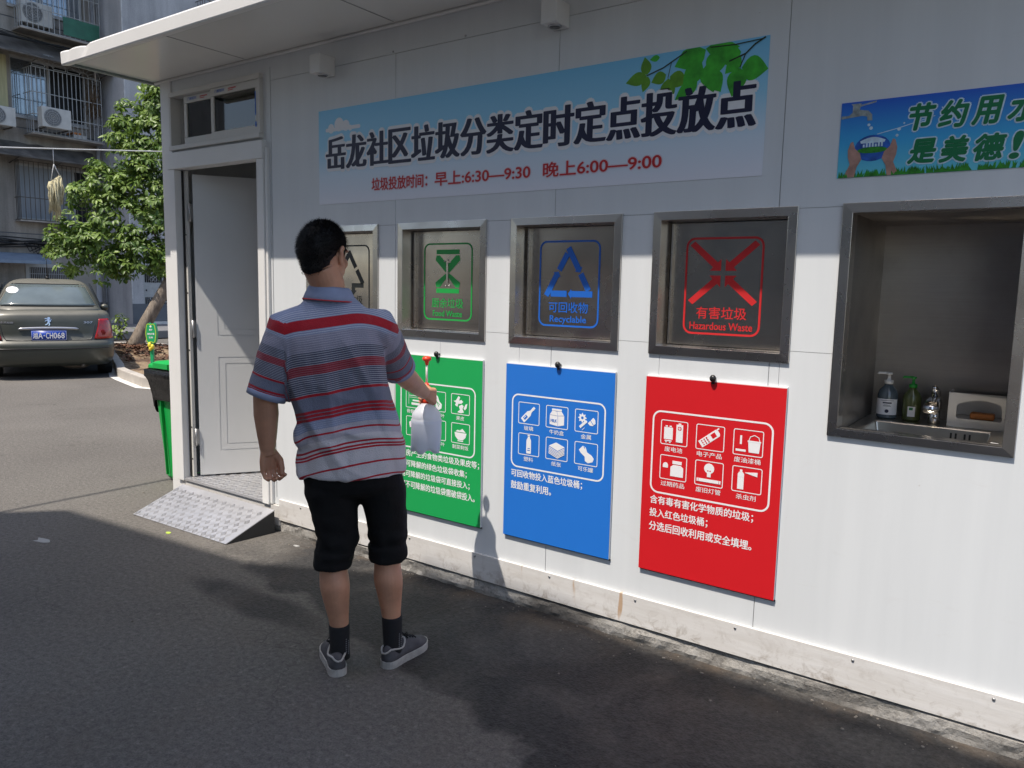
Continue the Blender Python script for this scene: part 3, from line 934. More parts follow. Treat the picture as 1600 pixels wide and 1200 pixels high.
# door surround and inward-open leaf
door = bpy.data.objects.new('entrance_door', None); COL.objects.link(door); door.location = (-1.7, 0, 0.17)
door.matrix_parent_inverse = wmat(kiosk).inverted(); door.parent = kiosk
mb = MB()
mb.box(-2.235, -2.155, -0.030, 0.055, 0.165, 2.335); mb.box(-1.262, -1.195, -0.030, 0.055, 0.165, 2.335); mb.box(-2.235, -1.195, -0.034, 0.055, 2.336, 2.445)
mb.box(-1.194, -1.172, -0.02, 0.03, 0.17, 2.40)
mb.build('door_frame', 'trim', door, bevel=0.004)
mb = MB()
mb.box(-2.154, -2.138, 0.02, 0.056, 0.19, 2.33)
mb.build('rubber_seal', 'dark', door)
mb = MB(); mb.box(-2.137, -2.118, 0.028, 0.05, 0.19, 2.33)
jm = mb.build('jamb_strip', 'alu', door)
for z in (0.32, 0.55, 1.1, 1.5, 1.9):
    mb = MB(); mb.tube([(-2.1275, 0.0285, z), (-2.1275, 0.026, z)], 0.006, 8); mb.build('bolt_hole', 'black', jm)
HP = Vector((-2.095, 0.065, 0)); ang = radians(57)
dirv = Vector((cos(ang), sin(ang), 0)); nv = Vector((sin(ang), -cos(ang), 0))
def leaff(u, v, w):
    p = HP + dirv * u + nv * w
    return (p.x, p.y, v)
pan = [(0.14, 0.80, 0.37, 1.05), (0.14, 0.80, 1.2, 2.15)]
gv = []
for (pa, pb, pc, pd) in pan:
    for k in (0, 0.045):
        a_, b_, c_, d_ = pa + k, pb - k, pc + k, pd - k
        gv += [(a_, b_, c_, c_ + 0.008), (a_, b_, d_ - .008, d_), (a_, a_ + .008, c_, d_), (b_ - .008, b_, c_, d_)]
relief(0, 0.93, 0.20, 2.31, [], gv, leaff, 0.045, 0.003).build('door_leaf', ['door', 'door'], door)
for z in (0.48, 1.25, 2.05):
    mb = MB(); p = HP + dirv * 0.004
    mb.obox((p.x - .012, p.y - .02, z), (0.014, 0, 0), (0, 0.012, 0), (0, 0, 0.055)); mb.tube([(p.x - .004, p.y - .028, z - .06), (p.x - .004, p.y - .028, z + .06)], 0.009, 10)
    mb.build('hinge', 'zinc', door)
# checkered sill plate and ramp: raised five-bar pattern on a sheet
def checker(mb, fn, u0, u1, v0, v1, cell, clip=None):
    nu = int((u1 - u0) / cell); nv_ = int((v1 - v0) / cell)
    for i in range(nu):
        for j in range(nv_):
            cu = u0 + (i + .5) * cell; cv = v0 + (j + .5) * cell
            a = pi / 4 if (i + j) % 2 == 0 else -pi / 4
            for k in (-2, -1, 0, 1, 2):
                ox = -sin(a) * k * cell * 0.155; oy = cos(a) * k * cell * 0.155
                L = cell * 0.40; Wd = cell * 0.05
                c_, s_ = cos(a), sin(a)
                q = [(cu + ox + L * c_, cv + oy + L * s_), (cu + ox - Wd * s_, cv + oy + Wd * c_), (cu + ox - L * c_, cv + oy - L * s_), (cu + ox + Wd * s_, cv + oy - Wd * c_)]
                if clip and not all(clip(*p) for p in q): continue
                top = [fn(*p, 0.0034) for p in [(cu + ox + (p[0] - cu - ox) * .8, cv + oy + (p[1] - cv - oy) * .8) for p in q]]
                bot = [fn(*p, 0.0) for p in q]
                mb.add(bot + top, [(4, 5, 6, 7), (0, 1, 5, 4), (1, 2, 6, 5), (2, 3, 7, 6), (3, 0, 4, 7)])
mb = MB()
mb.box(-2.15, -1.265, -0.026, 0.62, 0.1705, 0.186)
checker(mb, lambda u, v, w: (u, v, 0.186 + w), -2.15, -1.265, -0.026, 0.62, 0.05)
mb.build('sill_plate', 'checker', door)

ramp_o = None
mb = MB()
ra = [(-2.161, -0.405, 0.006), (-1.150, -0.380, 0.006), (-1.118, -0.045, 0.148), (-2.135, -0.050, 0.148)]
A, B, C, D = [Vector(p) for p in ra]
def rampf(u, v, w):
    p = (A * (1 - u) + B * u) * (1 - v) + (D * (1 - u) + C * u) * v
    nn = (B - A).cross(D - A).normalized()
    return tuple(p + nn * w)
th = 0.005
vs = [rampf(u, v, w) for w in (-th, 0) for u, v in ((0, 0), (1, 0), (1, 1), (0, 1))]
mb.add(vs, [(0, 3, 2, 1), (4, 5, 6, 7), (0, 1, 5, 4), (1, 2, 6, 5), (2, 3, 7, 6), (3, 0, 4, 7)])
checker(mb, lambda u, v, w: rampf(u / 1.0, v / 0.36, w), 0.0, 1.0, 0.0, 0.36, 0.0455)
ramp_o = mb.build('entry_ramp', 'checker')
tag(ramp_o, 'silver diamond plate ramp lying in front of the kiosk door', 'ramp')
mb = MB()
mb.add([(B.x - .002, B.y, 0.001), (C.x - .002, C.y, 0.001), (C.x - .002, C.y, C.z - .006), (B.x - .002, B.y, .003), (B.x - .03, B.y, 0.001), (C.x - .03, C.y, 0.001), (C.x - .03, C.y, C.z - .006), (B.x - .03, B.y, .003)],
       [(0, 1, 2, 3), (4, 7, 6, 5), (0, 4, 5, 1), (1, 5, 6, 2), (2, 6, 7, 3), (3, 7, 4, 0)])
M['rampside'] = mat('dark_ramp_side', (0.035, 0.035, 0.036), 0.6)
mb.build('side_plate', 'rampside', ramp_o)
mb = MB()
mb.add([(A.x + .002, A.y, 0.001), (D.x + .002, D.y, 0.001), (D.x + .002, D.y, D.z - .006), (A.x + .002, A.y, .003), (A.x + .03, A.y, 0.001), (D.x + .03, D.y, 0.001), (D.x + .03, D.y, D.z - .006), (A.x + .03, A.y, .003)],
       [(3, 2, 1, 0), (5, 6, 7, 4), (1, 5, 4, 0), (2, 6, 5, 1), (3, 7, 6, 2), (0, 4, 7, 3)])
mb.build('side_plate', 'rampside', ramp_o)

# ------------------------------------------------------------------ waste hatches
def arrow(p, ang, L, w, head, hl):
    pts = [(-L, -w), (-hl, -w), (-hl, -head), (0, 0), (-hl, head), (-hl, w), (-L, w)]
    c, s_ = cos(ang), sin(ang)
    return [(p[0] + x * c - z * s_, p[1] + x * s_ + z * c) for x, z in pts]
def dense(pts, n=14):
    return pts
def hatch(x0, kind, label):
    x1 = x0 + HW; z0, z1 = HZ0, HZ1; fw = 0.036; dp = 0.075
    o = bpy.data.objects.new('waste_hatch', None); COL.objects.link(o); o.location = ((x0 + x1) / 2, 0, z0)
    o.matrix_parent_inverse = wmat(kiosk).inverted(); o.parent = kiosk
    o['label'] = label
    mb = MB()
    # mitred frame, proud of the wall, with inner reveal
    O = [(x0, z0), (x1, z0), (x1, z1), (x0, z1)]; I = [(x0 + fw, z0 + fw), (x1 - fw, z0 + fw), (x1 - fw, z1 - fw), (x0 + fw, z1 - fw)]
    R = [(x0 + fw + .012, z0 + fw + .006), (x1 - fw - .012, z0 + fw + .006), (x1 - fw - .012, z1 - fw - .006), (x0 + fw + .012, z1 - fw - .006)]
    vs = [(x, 0.0005, z) for x, z in O] + [(x, -0.010, z) for x, z in O] + [(x, -0.012, z) for x, z in I] + [(x, dp, z) for x, z in R]
    fs = []
    for k in range(3):
        for i in range(4):
            j = (i + 1) % 4
            fs.append((k * 4 + i, k * 4 + j, (k + 1) * 4 + j, (k + 1) * 4 + i))
    mb.add(vs, fs, 0)
    fr = mb.build('frame', 'steelframe', o, bevel=0.0015)
    mb = MB()
    mb.box(R[0][0] + .002, R[1][0] - .002, dp - .004, dp + .012, R[0][1] + .002, R[2][1] - .002)
    pn = mb.build('panel', 'steel', o)
    # a thin guide strip left of the panel and a handle plate
    mb = MB(); mb.box(R[0][0] + .010, R[0][0] + .016, dp - .020, dp - .0045, R[0][1] + .002, R[2][1] - .003)
    mb.build('guide_strip', 'steelframe', o)
    # emblem
    f = wallfn(dp - 0.004); w = 0.0012
    e0, e1, g0, g1 = x0 + 0.124, x0 + 0.448, z0 + 0.095, z0 + 0.492
    cx = (e0 + e1) / 2
    mb = MB()
    mb.stroke(rrect(e0, e1, g0, g1, 0.035), 0.0085, f, w, 0, True)
    iz0, iz1 = z0 + 0.235, z0 + 0.462; cz = (iz0 + iz1) / 2; hh = (iz1 - iz0) / 2
    if kind == 'food':
        ww = 0.078; t = 0.030
        mb.stroke([(cx - ww, iz1 - .012), (cx + ww, iz1 - .012)], 0.024, f, w)
        mb.stroke([(cx - ww, iz0 + .012), (cx + ww, iz0 + .012)], 0.024, f, w)
        for s_ in (-1, 1):
            mb.prism([(cx + s_ * ww, iz1 - .030), (cx + s_ * (ww + .006), iz1 - .055), (cx + s_ * .012, cz - .006), (cx, cz + .004), (cx, cz + .034), (cx + s_ * (ww - .022), iz1 - .030)][::s_], f, w * .2, w + .0002)
            mb.prism([(cx + s_ * ww, iz0 + .030), (cx + s_ * (ww - .022), iz0 + .030), (cx + s_ * .006, cz - .032), (cx + s_ * .004, cz - .010), (cx + s_ * .020, cz - .016), (cx + s_ * (ww + .006), iz0 + .055)][::s_], f, w * .2, w + .0004)
        m_, t1, t2 = 'greenprint', '厨余垃圾', 'Food Waste'
    elif kind == 'haz':
        for i in range(4):
            a = radians(45 + 90 * i); d = Vector((cos(a), sin(a)))
            p = Vector((cx, cz)) + Vector((0.010 * (1 if d.x > 0 else -1), 0.010 * (1 if d.y > 0 else -1)))
            tip = p; c_, s_ = cos(a), sin(a)
            pts = [(0.0, 0.0), (0.045 * (1 if d.x > 0 else -1), 0.0)]
            sx_, sz_ = (1 if d.x > 0 else -1), (1 if d.y > 0 else -1)
            sh = [(0, 0), (0.048, 0), (0.034, 0.014), (0.138, 0.105), (0.118, 0.122), (0.014, 0.034), (0, 0.048)]
            poly = [(p.x + sx_ * q[0], p.y + sz_ * q[1]) for q in sh]
            mb.prism(poly, f, w * .2, w)
        m_, t1, t2 = 'redprint', '有害垃圾', 'Hazardous Waste'
    elif kind == 'rec':
        T = [(cx, iz1 - .010), (cx + 0.118, iz0 + .012), (cx - 0.118, iz0 + .012)]
        for i in range(3):
            a_, b_ = Vector(T[i]), Vector(T[(i + 1) % 3])
            d = (b_ - a_).normalized()
            mb.stroke([a_ - d * .012 + Vector((-d.y, d.x)) * 0, a_ + (b_ - a_) * 0.44], 0.029, f, w + .0002 * i)
            mb.stroke([a_ + (b_ - a_) * 0.54, a_ + (b_ - a_) * 0.92], 0.029, f, w + .0002 * i)
            mb.prism(arrow(a_ + (b_ - a_) * 0.51, atan2(d.y, d.x), 0.02, 0.012, 0.023, 0.018), f, w * .2, w + .0005 + .0001 * i)
        m_, t1, t2 = 'blueprint', '可回收物', 'Recyclable'
    else:
        T = [(cx, iz1 - .010), (cx + 0.118, iz0 + .030), (cx - 0.118, iz0 + .030)]
        for i in (0, 1, 2):
            a_, b_ = Vector(T[i]), Vector(T[(i + 1) % 3]); d = (b_ - a_).normalized()
            if i == 1: mb.stroke([a_ - d * -.002, a_ + (b_ - a_) * 0.36, a_ + (b_ - a_) * 0.36 + Vector((0, -.03))], 0.026, f, w)
            else:
                mb.stroke([a_ - d * .01, a_ + (b_ - a_) * 0.45], 0.027, f, w + .0002 * i); mb.stroke([a_ + (b_ - a_) * 0.53, a_ + (b_ - a_) * 0.94], 0.027, f, w + .0002 * i)
        mb.prism(arrow((cx + .034, iz0 - .025), -pi / 2, 0.03, 0.011, 0.024, 0.026), f, w * .2, w + .0006)
        m_, t1, t2 = 'blackprint', '其他垃圾', 'Other Waste'
    tw = 0.230 if len(t2) > 11 else 0.215
    mb.text(t1, (cx - 0.108, cx + 0.108, z0 + 0.158, z0 + 0.208), f, w, 0, 0.012)
    if kind == 'haz': mb.text(t2, (cx - 0.135, cx + 0.135, z0 + 0.112, z0 + 0.143), f, w, 0, 0.018)
    else: mb.text(t2, (cx - 0.10, cx + 0.10, z0 + 0.112 - (.009 if 'y' in t2 else 0), z0 + 0.143), f, w, 0, 0.025)
    mb.build('emblem', m_, o)
    if kind == 'food':
        mb = MB(); mb.box(cx - .006, cx + .006, dp - .010, dp - .0055, cz - .06, cz + .045)
        for q in ((-.02, .052), (0, .06), (.02, .05), (-.012, -.075), (.012, -.075)): mb.tube([(cx + q[0], dp - .0052, cz + q[1]), (cx + q[0], dp - .009, cz + q[1])], .004, 8)
        mb.build('latch_plate', 'steelframe', o)
    return o
hatch(HX[0], 'other', 'steel hatch with black arrow triangle behind the man')
hatch(HX[1], 'food', 'steel hatch with green hourglass emblem, Food Waste')
hatch(HX[2], 'rec', 'steel hatch with blue arrow triangle, Recyclable')
hatch(HX[3], 'haz', 'steel hatch with four red inward arrows, Hazardous Waste')

# ------------------------------------------------------------------ wash niche
nich = bpy.data.objects.new('wash_niche', None); COL.objects.link(nich); nich.location = ((NX0 + NX1) / 2, 0, NZ0)
nich.matrix_parent_inverse = wmat(kiosk).inverted(); nich.parent = kiosk
fw = 0.037
mb = MB()
O = [(NX0, NZ0), (NX1, NZ0), (NX1, NZ1), (NX0, NZ1)]; I = [(NX0 + fw, NZ0 + fw - .006), (NX1 - fw, NZ0 + fw - .006), (NX1 - fw, NZ1 - fw), (NX0 + fw, NZ1 - fw)]
vs = [(x, 0.0005, z) for x, z in O] + [(x, -0.012, z) for x, z in O] + [(x, -0.014, z) for x, z in I] + [(x, 0.06, z) for x, z in I]
mb.add(vs, [(k * 4 + i, k * 4 + (i + 1) % 4, (k + 1) * 4 + (i + 1) % 4, (k + 1) * 4 + i) for k in range(3) for i in range(4)])
mb.build('frame', 'steelframe', nich, bevel=0.0015)
ND = 0.64; a, b = NX0 + fw - .002, NX1 - fw + .002; c, d = NZ0 + .012, NZ1 - fw + .002
mb = MB()
mb.add([(a, .058, c), (a, ND, c), (a, ND, d), (a, .058, d)], [(0, 1, 2, 3)])
mb.add([(b, .058, c), (b, ND, c), (b, ND, d), (b, .058, d)], [(3, 2, 1, 0)])
mb.add([(a, ND, c), (b, ND, c), (b, ND, d), (a, ND, d)], [(0, 1, 2, 3)])
mb.add([(a, .058, d), (b, .058, d), (b, ND, d), (a, ND, d)], [(0, 1, 2, 3)])
mb.build('niche_lining', 'steeldark', nich)

# sink: counter sheet with a sunk basin
CZ = NZ0 + 0.014
bx0, bx1, by0, by1, bz = 2.255, 2.672, 0.085, 0.43, CZ - 0.16
sink = empty('wash_basin', (2.46, 0.25, CZ), 'steel wash basin sunk in the counter of the kiosk opening', 'sink')
mb = MB()
a2, b2 = a + .003, b - .003
outer = [(a2, .061), (b2, .061), (b2, ND - .003), (a2, ND - .003)]; inn_ = [(bx0, by0), (bx1, by0), (bx1, by1), (bx0, by1)]
bot = [(bx0 + .03, by0 + .03), (bx1 - .03, by0 + .03), (bx1 - .03, by1 - .02), (bx0 + .03, by1 - .02)]
vs = [(x, y, CZ) for x, y in outer] + [(x, y, CZ) for x, y in inn_] + [(x, y, bz) for x, y in bot]
mb.add(vs, [(k * 4 + i, k * 4 + (i + 1) % 4, (k + 1) * 4 + (i + 1) % 4, (k + 1) * 4 + i) for k in range(2) for i in range(4)] + [(8, 9, 10, 11)])
mb.build('basin', mat('basin_steel', (0.55, 0.52, 0.47), 0.3, metal=1.0, var=0.1, vs=6), sink, bevel=0.006)
for k, x in enumerate((2.535, 2.552, 2.583, 2.600)):
    mb = MB(); mb.obox((x, by1 - .0045, CZ - .035), (0.0035, 0, 0), (0, 0.002, 0.0), (0, .002, 0.016))
    mb.build('overflow_slot', 'black', sink)
tp = MB()
fx, fy = 2.462, 0.50
tp.loft([[(fx + w * cos(2 * pi * i / 16), fy + w * .8 * sin(2 * pi * i / 16), z) for i in range(16)] for z, w in ((CZ + .001, .024), (CZ + .03, .021), (CZ + .05, .020))])
tp.loft([[(fx + w * (abs(cos(t)) ** .5) * (1 if cos(t) > 0 else -1), fy - .14 + y, z + h * (abs(sin(t)) ** .5) * (1 if sin(t) > 0 else -1)) for t in [2 * pi * i / 16 for i in range(16)]] for y, z, w, h in ((0.0, CZ + .075, .028, .016), (.05, CZ + .085, .027, .022), (.10, CZ + .085, .024, .03), (.155, CZ + .075, .022, .034))])
tp.tube([(fx, fy, CZ + .115), (fx, fy - .005, CZ + .14), (fx, fy - .06, CZ + .155)], [.018, .016, .010], 10)
tp.build('tap', 'chrome', sink)
def pump_bottle(x, y, r, h, body, pump, label, marks):
    o = empty('soap_bottle', (x, y, CZ), label, 'soap bottle', 'soap bottles in the wash opening')
    mb = MB()
    mb.lathe([(r * .9, CZ + .001), (r, CZ + .008), (r, CZ + h * .52), (r * .86, CZ + h * .62), (r * .42, CZ + h * .72), (r * .36, CZ + h * .76)], (x, y, 0), 24)
    mb.build('bottle', body, o)
    mb = MB()
    mb.lathe([(r * .44, CZ + h * .755), (r * .46, CZ + h * .83), (r * .2, CZ + h * .84), (r * .13, CZ + h * .95), (r * .3, CZ + h * .955), (r * .3, CZ + h)], (x, y, 0), 14)
    mb.tube([(x, y, CZ + h * .985), (x - r * 1.0, y - .006, CZ + h * .985), (x - r * 1.05, y - .006, CZ + h * .955)], .005, 8)
    mb.build('pump', pump, o)
    return o
o = pump_bottle(2.278, 0.53, 0.040, 0.195, 'soapblue', 'whiteplastic', 'clear bottle with white pump and broad white label beside the basin', 1)
def labelpatch(o, x, y, r, z0, z1, t0, t1, name, m):
    mb = MB(); n = 12
    vs = [(x + (r + .0008) * cos(radians(t0 + (t1 - t0) * i / n)), y + (r + .0008) * sin(radians(t0 + (t1 - t0) * i / n)), z) for z in (z0, z1) for i in range(n + 1)]
    mb.add(vs, [(i, i + 1, i + n + 2, i + n + 1) for i in range(n)], 0, True)
    return mb.build(name, m, o)
lb = labelpatch(o, 2.278, .53, .040, CZ + .018, CZ + .085, 195, 345, 'label_sticker', 'white_print')
def curved_strip(mb, u0, u1, z0, z1, fn, w, n=10):
    vs = [fn(u0 + (u1 - u0) * i / n, z, w) for z in (z0, z1) for i in range(n + 1)]
    mb.add(vs, [(i, i + 1, i + n + 2, i + n + 1) for i in range(n)])
fl = lambda u, v, w: (2.278 + (.0412 + w) * sin(u / .04), .53 - (.0412 + w) * cos(u / .04), v)
mb = MB()
mb.prism(circ(.006, CZ + .034, .0075), fl, .0002, .0010)
for z, hw, hh in ((CZ + .079, .026, .0009), (CZ + .069, .017, .0028), (CZ + .060, .012, .0009), (CZ + .0555, .015, .0009)): curved_strip(mb, .006 - hw, .006 + hw, z - hh, z + hh, fl, .0003)
mb.build('label_print', 'navy', lb)
o = pump_bottle(2.372, 0.53, 0.036, 0.185, 'soapgreen', 'pumpgreen', 'clear yellowish bottle with bright green pump next to the tap', 2)
labelpatch(o, 2.372, .53, .036, CZ + .02, CZ + .062, 255, 300, 'label_sticker', 'white_print')
mb = MB(); fl2 = lambda u, v, w: (2.372 + (.0372 + w) * sin(u / .036), .53 - (.0372 + w) * cos(u / .036), v)
mb.prism([(-.004, CZ + .047), (.010, CZ + .047), (.010, CZ + .058), (-.004, CZ + .058)], fl2, 0, .0004)
mb.build('label_print', 'print_dgreen', o)
# white soap box with arched window and an orange sponge inside
bxo = empty('soap_box', (2.61, .50, CZ), 'white plastic box with arched opening right of the tap', 'box')
mb = MB()
f = wallfn(0.47)
x0, x1, z0, z1 = 2.512, 2.712, CZ + .001, CZ + .140
hole = [(x0 + .03, z0 + .035)] + [(x0 + .03, z1 - .055)] + [(x0 + .035 + .148 * i / 8, z1 - .055 + .030 * sin(pi * (i + 1.2) / 11)) for i in range(9)] + [(x1 - .012, z0 + .035)]
nv2 = 40
# front plate with hole: ring of quads between outline and hole sampled alike
def resample(poly, n):
    P = [Vector(p) for p in poly] + [Vector(poly[0])]
    L = [0]
    for i in range(1, len(P)): L.append(L[-1] + (P[i] - P[i - 1]).length)
    out = []
    for k in range(n):
        t = L[-1] * k / n; i = max(j for j in range(len(L)) if L[j] <= t); i = min(i, len(P) - 2)
        out.append(tuple(P[i].lerp(P[i + 1], (t - L[i]) / max(1e-9, L[i + 1] - L[i]))))
    return out
outl_ = [(x0, z0), (x0, z1), (x1, z1 - .01), (x1, z0)]
ho = hole
cxh = ((x0 + x1) / 2, (z0 + z1) / 2)
def polar(poly, n):
    out = []
    for k in range(n):
        a_ = 2 * pi * k / n; d_ = Vector((cos(a_), sin(a_))); best = None
        for i in range(len(poly)):
            p = Vector(poly[i - 1]) - Vector(cxh); q = Vector(poly[i]) - Vector(cxh)
            e = q - p; den = d_.x * e.y - d_.y * e.x
            if abs(den) < 1e-9: continue
            t = (p.x * e.y - p.y * e.x) / den; u = (p.x * d_.y - p.y * d_.x) / den
            if t > 0 and -1e-6 <= u <= 1 + 1e-6: best = t if best is None else max(best, t)
        out.append((cxh[0] + d_.x * best, cxh[1] + d_.y * best))
    return out
PO, PH = polar(outl_, 64), polar(ho, 64)
vs = [f(u, v, 0) for u, v in PO] + [f(u, v, 0) for u, v in PH] + [f(u, v, -.012) for u, v in PH]
mb.add(vs, [(i, (i + 1) % 64, (i + 1) % 64 + 64, i + 64) for i in range(64)] + [(i + 64, (i + 1) % 64 + 64, (i + 1) % 64 + 128, i + 128) for i in range(64)])
mb.box(x0, x1, 0.472, 0.60, z0 - .0005, z0 + .034); mb.box(x0, x0 + .004, .472, .60, z0 + .035, z1); mb.box(x1 - .004, x1, .472, .6, z0 + .035, z1 - .012); mb.box(x0, x1, .596, .60, z0 + .036, z1 - .013)
mb.build('box_shell', 'whiteplastic', bxo)
mb = MB(); mb.box(2.588, 2.672, .487, .54, z0 + .0345, z0 + .060)
tag(mb.build('sponge', 'orangebox', bevel=0.006), 'orange sponge lying inside the white arched box', 'sponge')
mb = MB(); mb.obox((2.688, .10, CZ + .003), (.012, -.004, 0), (.012, .045, 0), (0, 0, .002))
tag(mb.build('white_card', 'white_print', bevel=.001), 'small white card lying on the basin rim at its right end', 'card')

# ------------------------------------------------------------------ banners
f = wallfn(0.0)
bn = empty('title_banner', (0.57, 0, 2.037), 'long pale blue banner with dark title and green leaves above the hatches', 'banner')
bx0_, bx1_, bz0, bz1 = -0.715, 1.855, 2.037, 2.56
mb = MB(); mb.box(bx0_, bx1_, -0.0025, -0.0005, bz0, bz1)
mb.build('banner_sheet', 'bannersky', bn)
W0 = 0.0029
ringsh = lambda r, n: [(r * cos(2 * pi * i / n), r * sin(2 * pi * i / n)) for i in range(n)]
title = '岳龙社区垃圾分类定时定点投放点'
TX = [(-0.652 + i * (1.822 + 0.652) / 15) for i in range(16)]
mb = MB(); mb2 = MB()
for i, ch in enumerate(title):
    a0, a1 = TX[i] + 0.006, TX[i + 1] - 0.010
    zb, zt = 2.228, 2.405
    rc = (a0, a1, zb, zt)
    mb.text(ch, rc, f, W0 + .0002, 0, 0.01, ringsh(0.0185, 14) + ringsh(.009, 8), 0.00005)
    mb2.text(ch, rc, f, W0 + .0018, 0, 0.0, [(-.009, 0), (-.0066, .001), (-.0044, -.001), (-.0022, .001), (0, -.001), (.0022, .001), (.0044, -.001), (.0066, .001), (.009, 0)], 0.00005)
mb.build('title_outline', 'white_print', bn)
mb2.build('title_lettering', 'navy', bn)
mb = MB(); mb2 = MB()
for s_, x0, x1 in (('垃圾投放时间：', -0.284, 0.118), ('早上:6:30—9:30', 0.172, 0.762), ('晚上6:00—9:00', 0.836, 1.428)):
    rc = (x0, x1, 2.094, 2.160)
    mb2.text(s_, rc, f, W0 + .0012, 0, 0.028)
    mb.text(s_, rc, f, W0 + .0002, 0, 0.03, ringsh(.006, 8), .00005)
mb.build('hours_outline', mat('pale_pink_print', (0.72, 0.62, 0.68), 0.5), bn)
mb2.build('hours_lettering', 'redprint', bn)
mb = MB()
for q in (circ(-.545, 2.472, .038), circ(-.49, 2.462, .03), circ(-.61, 2.455, .026), circ(-.455, 2.446, .016)): mb.prism(q, f, W0 - .0002, W0 + .0001 * len(mb.f) / 30)
mb.prism(rrect(-.655, -.375, 2.438, 2.458, .0095), f, W0 - .0002, W0 + .0008)
for q in (circ(-.44, 2.405, .02), circ(-.40, 2.40, .014)): mb.prism(q, f, W0 - .0002, W0 + .0001)
mb.build('cloud_print', 'white_print', bn)
def leafpoly(x, z, L, wd, a):
    pts = []
    for i in range(9): t = i / 8; pts.append((L * t, wd * sin(pi * t ** .8) * (1 - .15 * t)))
    for i in range(7, 0, -1): t = i / 8; pts.append((L * t, -wd * sin(pi * t ** .8) * (1 - .15 * t)))
    return [(x + u * cos(a) - v * sin(a), z + u * sin(a) + v * cos(a)) for u, v in pts]
# photo-measured leaf spots on the banner: (x, z, length, half width, angle, young?)
LF = [(1.345, 2.478, .10, .030, 190, 1), (1.345, 2.482, .075, .026, 100, 1), (1.350, 2.475, .065, .022, 250, 1), (1.432, 2.472, .07, .028, 200, 1), (1.443, 2.455, .115, .036, 268, 1), (1.45, 2.462, .085, .036, 335, 1), (1.40, 2.545, .045, .014, 185, 0),
      (1.60, 2.545, .14, .055, 200, 0), (1.60, 2.548, .14, .035, 355, 0), (1.585, 2.50, .12, .042, 230, 0), (1.61, 2.49, .12, .045, 285, 0), (1.57, 2.43, .115, .033, 215, 0), (1.62, 2.46, .10, .04, 300, 0), (1.66, 2.535, .11, .045, 250, 0), (1.745, 2.515, .10, .042, 190, 0), (1.745, 2.50, .085, .03, 225, 0),
      (1.745, 2.455, .11, .042, 255, 0), (1.752, 2.455, .105, .05, 350, 0)]
mbs = [MB(), MB()]
for i, (x, z, L, wd, a_, y) in enumerate(LF):
    pl = [(u, min(v, bz1 - .001)) for u, v in leafpoly(x, z, L, wd, radians(a_))]
    mbs[y].prism(pl, f, W0 - .0003, W0 + .0001 * i)
mbs[0].build('leaf_print', 'print_leaf', bn); mbs[1].build('young_leaf_print', 'print_leaf2', bn)
mb = MB()
mb.stroke([(1.84, 2.555), (1.80, 2.535), (1.765, 2.505), (1.70, 2.485)], .006, f, W0 + .003)
mb.stroke([(1.765, 2.505), (1.75, 2.47), (1.745, 2.455)], .004, f, W0 + .0031)
mb.stroke([(1.52, 2.55), (1.48, 2.53), (1.42, 2.50), (1.345, 2.478)], .005, f, W0 + .003)
mb.stroke([(1.455, 2.517), (1.442, 2.455)], .003, f, W0 + .0031)
mb.stroke([(1.83, 2.55), (1.72, 2.545), (1.62, 2.55)], .004, f, W0 + .0032)
mb.build('branch_print', 'print_branch', bn)

wb = empty('water_saving_banner', (2.5, 0, 2.008), 'deep blue save-water banner with tap, hands and grass above the wash opening', 'banner')
mb = MB(); mb.box(2.133, 2.98, -0.0025, -0.0005, 2.008, 2.275)
mb.build('banner_sheet', 'watersky', wb)
mb = MB(); mb2 = MB()
for s_, x, z, w_, h_ in (('节', 2.352, 2.158, .075, .085), ('约', 2.452, 2.158, .075, .085), ('用', 2.552, 2.158, .07, .085), ('水', 2.652, 2.158, .085, .085), ('是', 2.366, 2.045, .078, .078), ('美', 2.464, 2.042, .075, .082), ('德', 2.560, 2.040, .082, .082), ('!', 2.668, 2.040, .022, .082)):
    rc = (x, x + w_, z, z + h_)
    sl_ = lambda u, v, w, z=z: f(u + (v - z) * 0.16, v, w)
    mb.text(s_, rc, sl_, W0 + .0002, 0, 0.02, ringsh(.0082, 10) + ringsh(.004, 6), .00005)
    mb2.text(s_, rc, sl_, W0 + .0014, 0, 0.022, ringsh(.0034, 8) + ringsh(.0015, 4), .00005)
mb.build('slogan_outline', 'print_pale', wb); mb2.build('slogan_lettering', 'print_dgreen', wb)
mb = MB(); rg = random.Random(5)
for i in range(260):
    x = rg.uniform(2.134, 2.975); h_ = rg.uniform(.012, .030); dx = rg.uniform(-.010, .010)
    mb.prism([(x, 2.0085), (x + .010, 2.0085), (x + .006 + dx, 2.0085 + h_)], f, W0 - .0003, W0 + .000008 * i)
mb.build('grass_print', 'print_grass', wb)
mb = MB()
mb.prism([(2.135, 2.228), (2.16, 2.228), (2.172, 2.238), (2.172, 2.262), (2.166, 2.268), (2.20, 2.268), (2.195, 2.246), (2.225, 2.240), (2.238, 2.226), (2.240, 2.205), (2.224, 2.205), (2.222, 2.220), (2.205, 2.224), (2.135, 2.218)], f, W0 - .0003, W0 + .0008)
mb.prism([(2.195, 2.262), (2.25, 2.272), (2.25, 2.267), (2.195, 2.256)], f, W0 - .0003, W0 + .0006)
mb.build('tap_print', 'print_grey', wb)
mb = MB(); mb.prism(circ(2.247, 2.108, .060, 24, .046), f, W0 - .0003, W0 + .0006)
gl = mb.build('globe_print', 'print_globe', wb)
mb = MB(); mb.prism(circ(2.247, 2.101, .050, 24, .011), f, W0 + .0004, W0 + .0009); mb.build('globe_land_print', 'print_grass', wb)
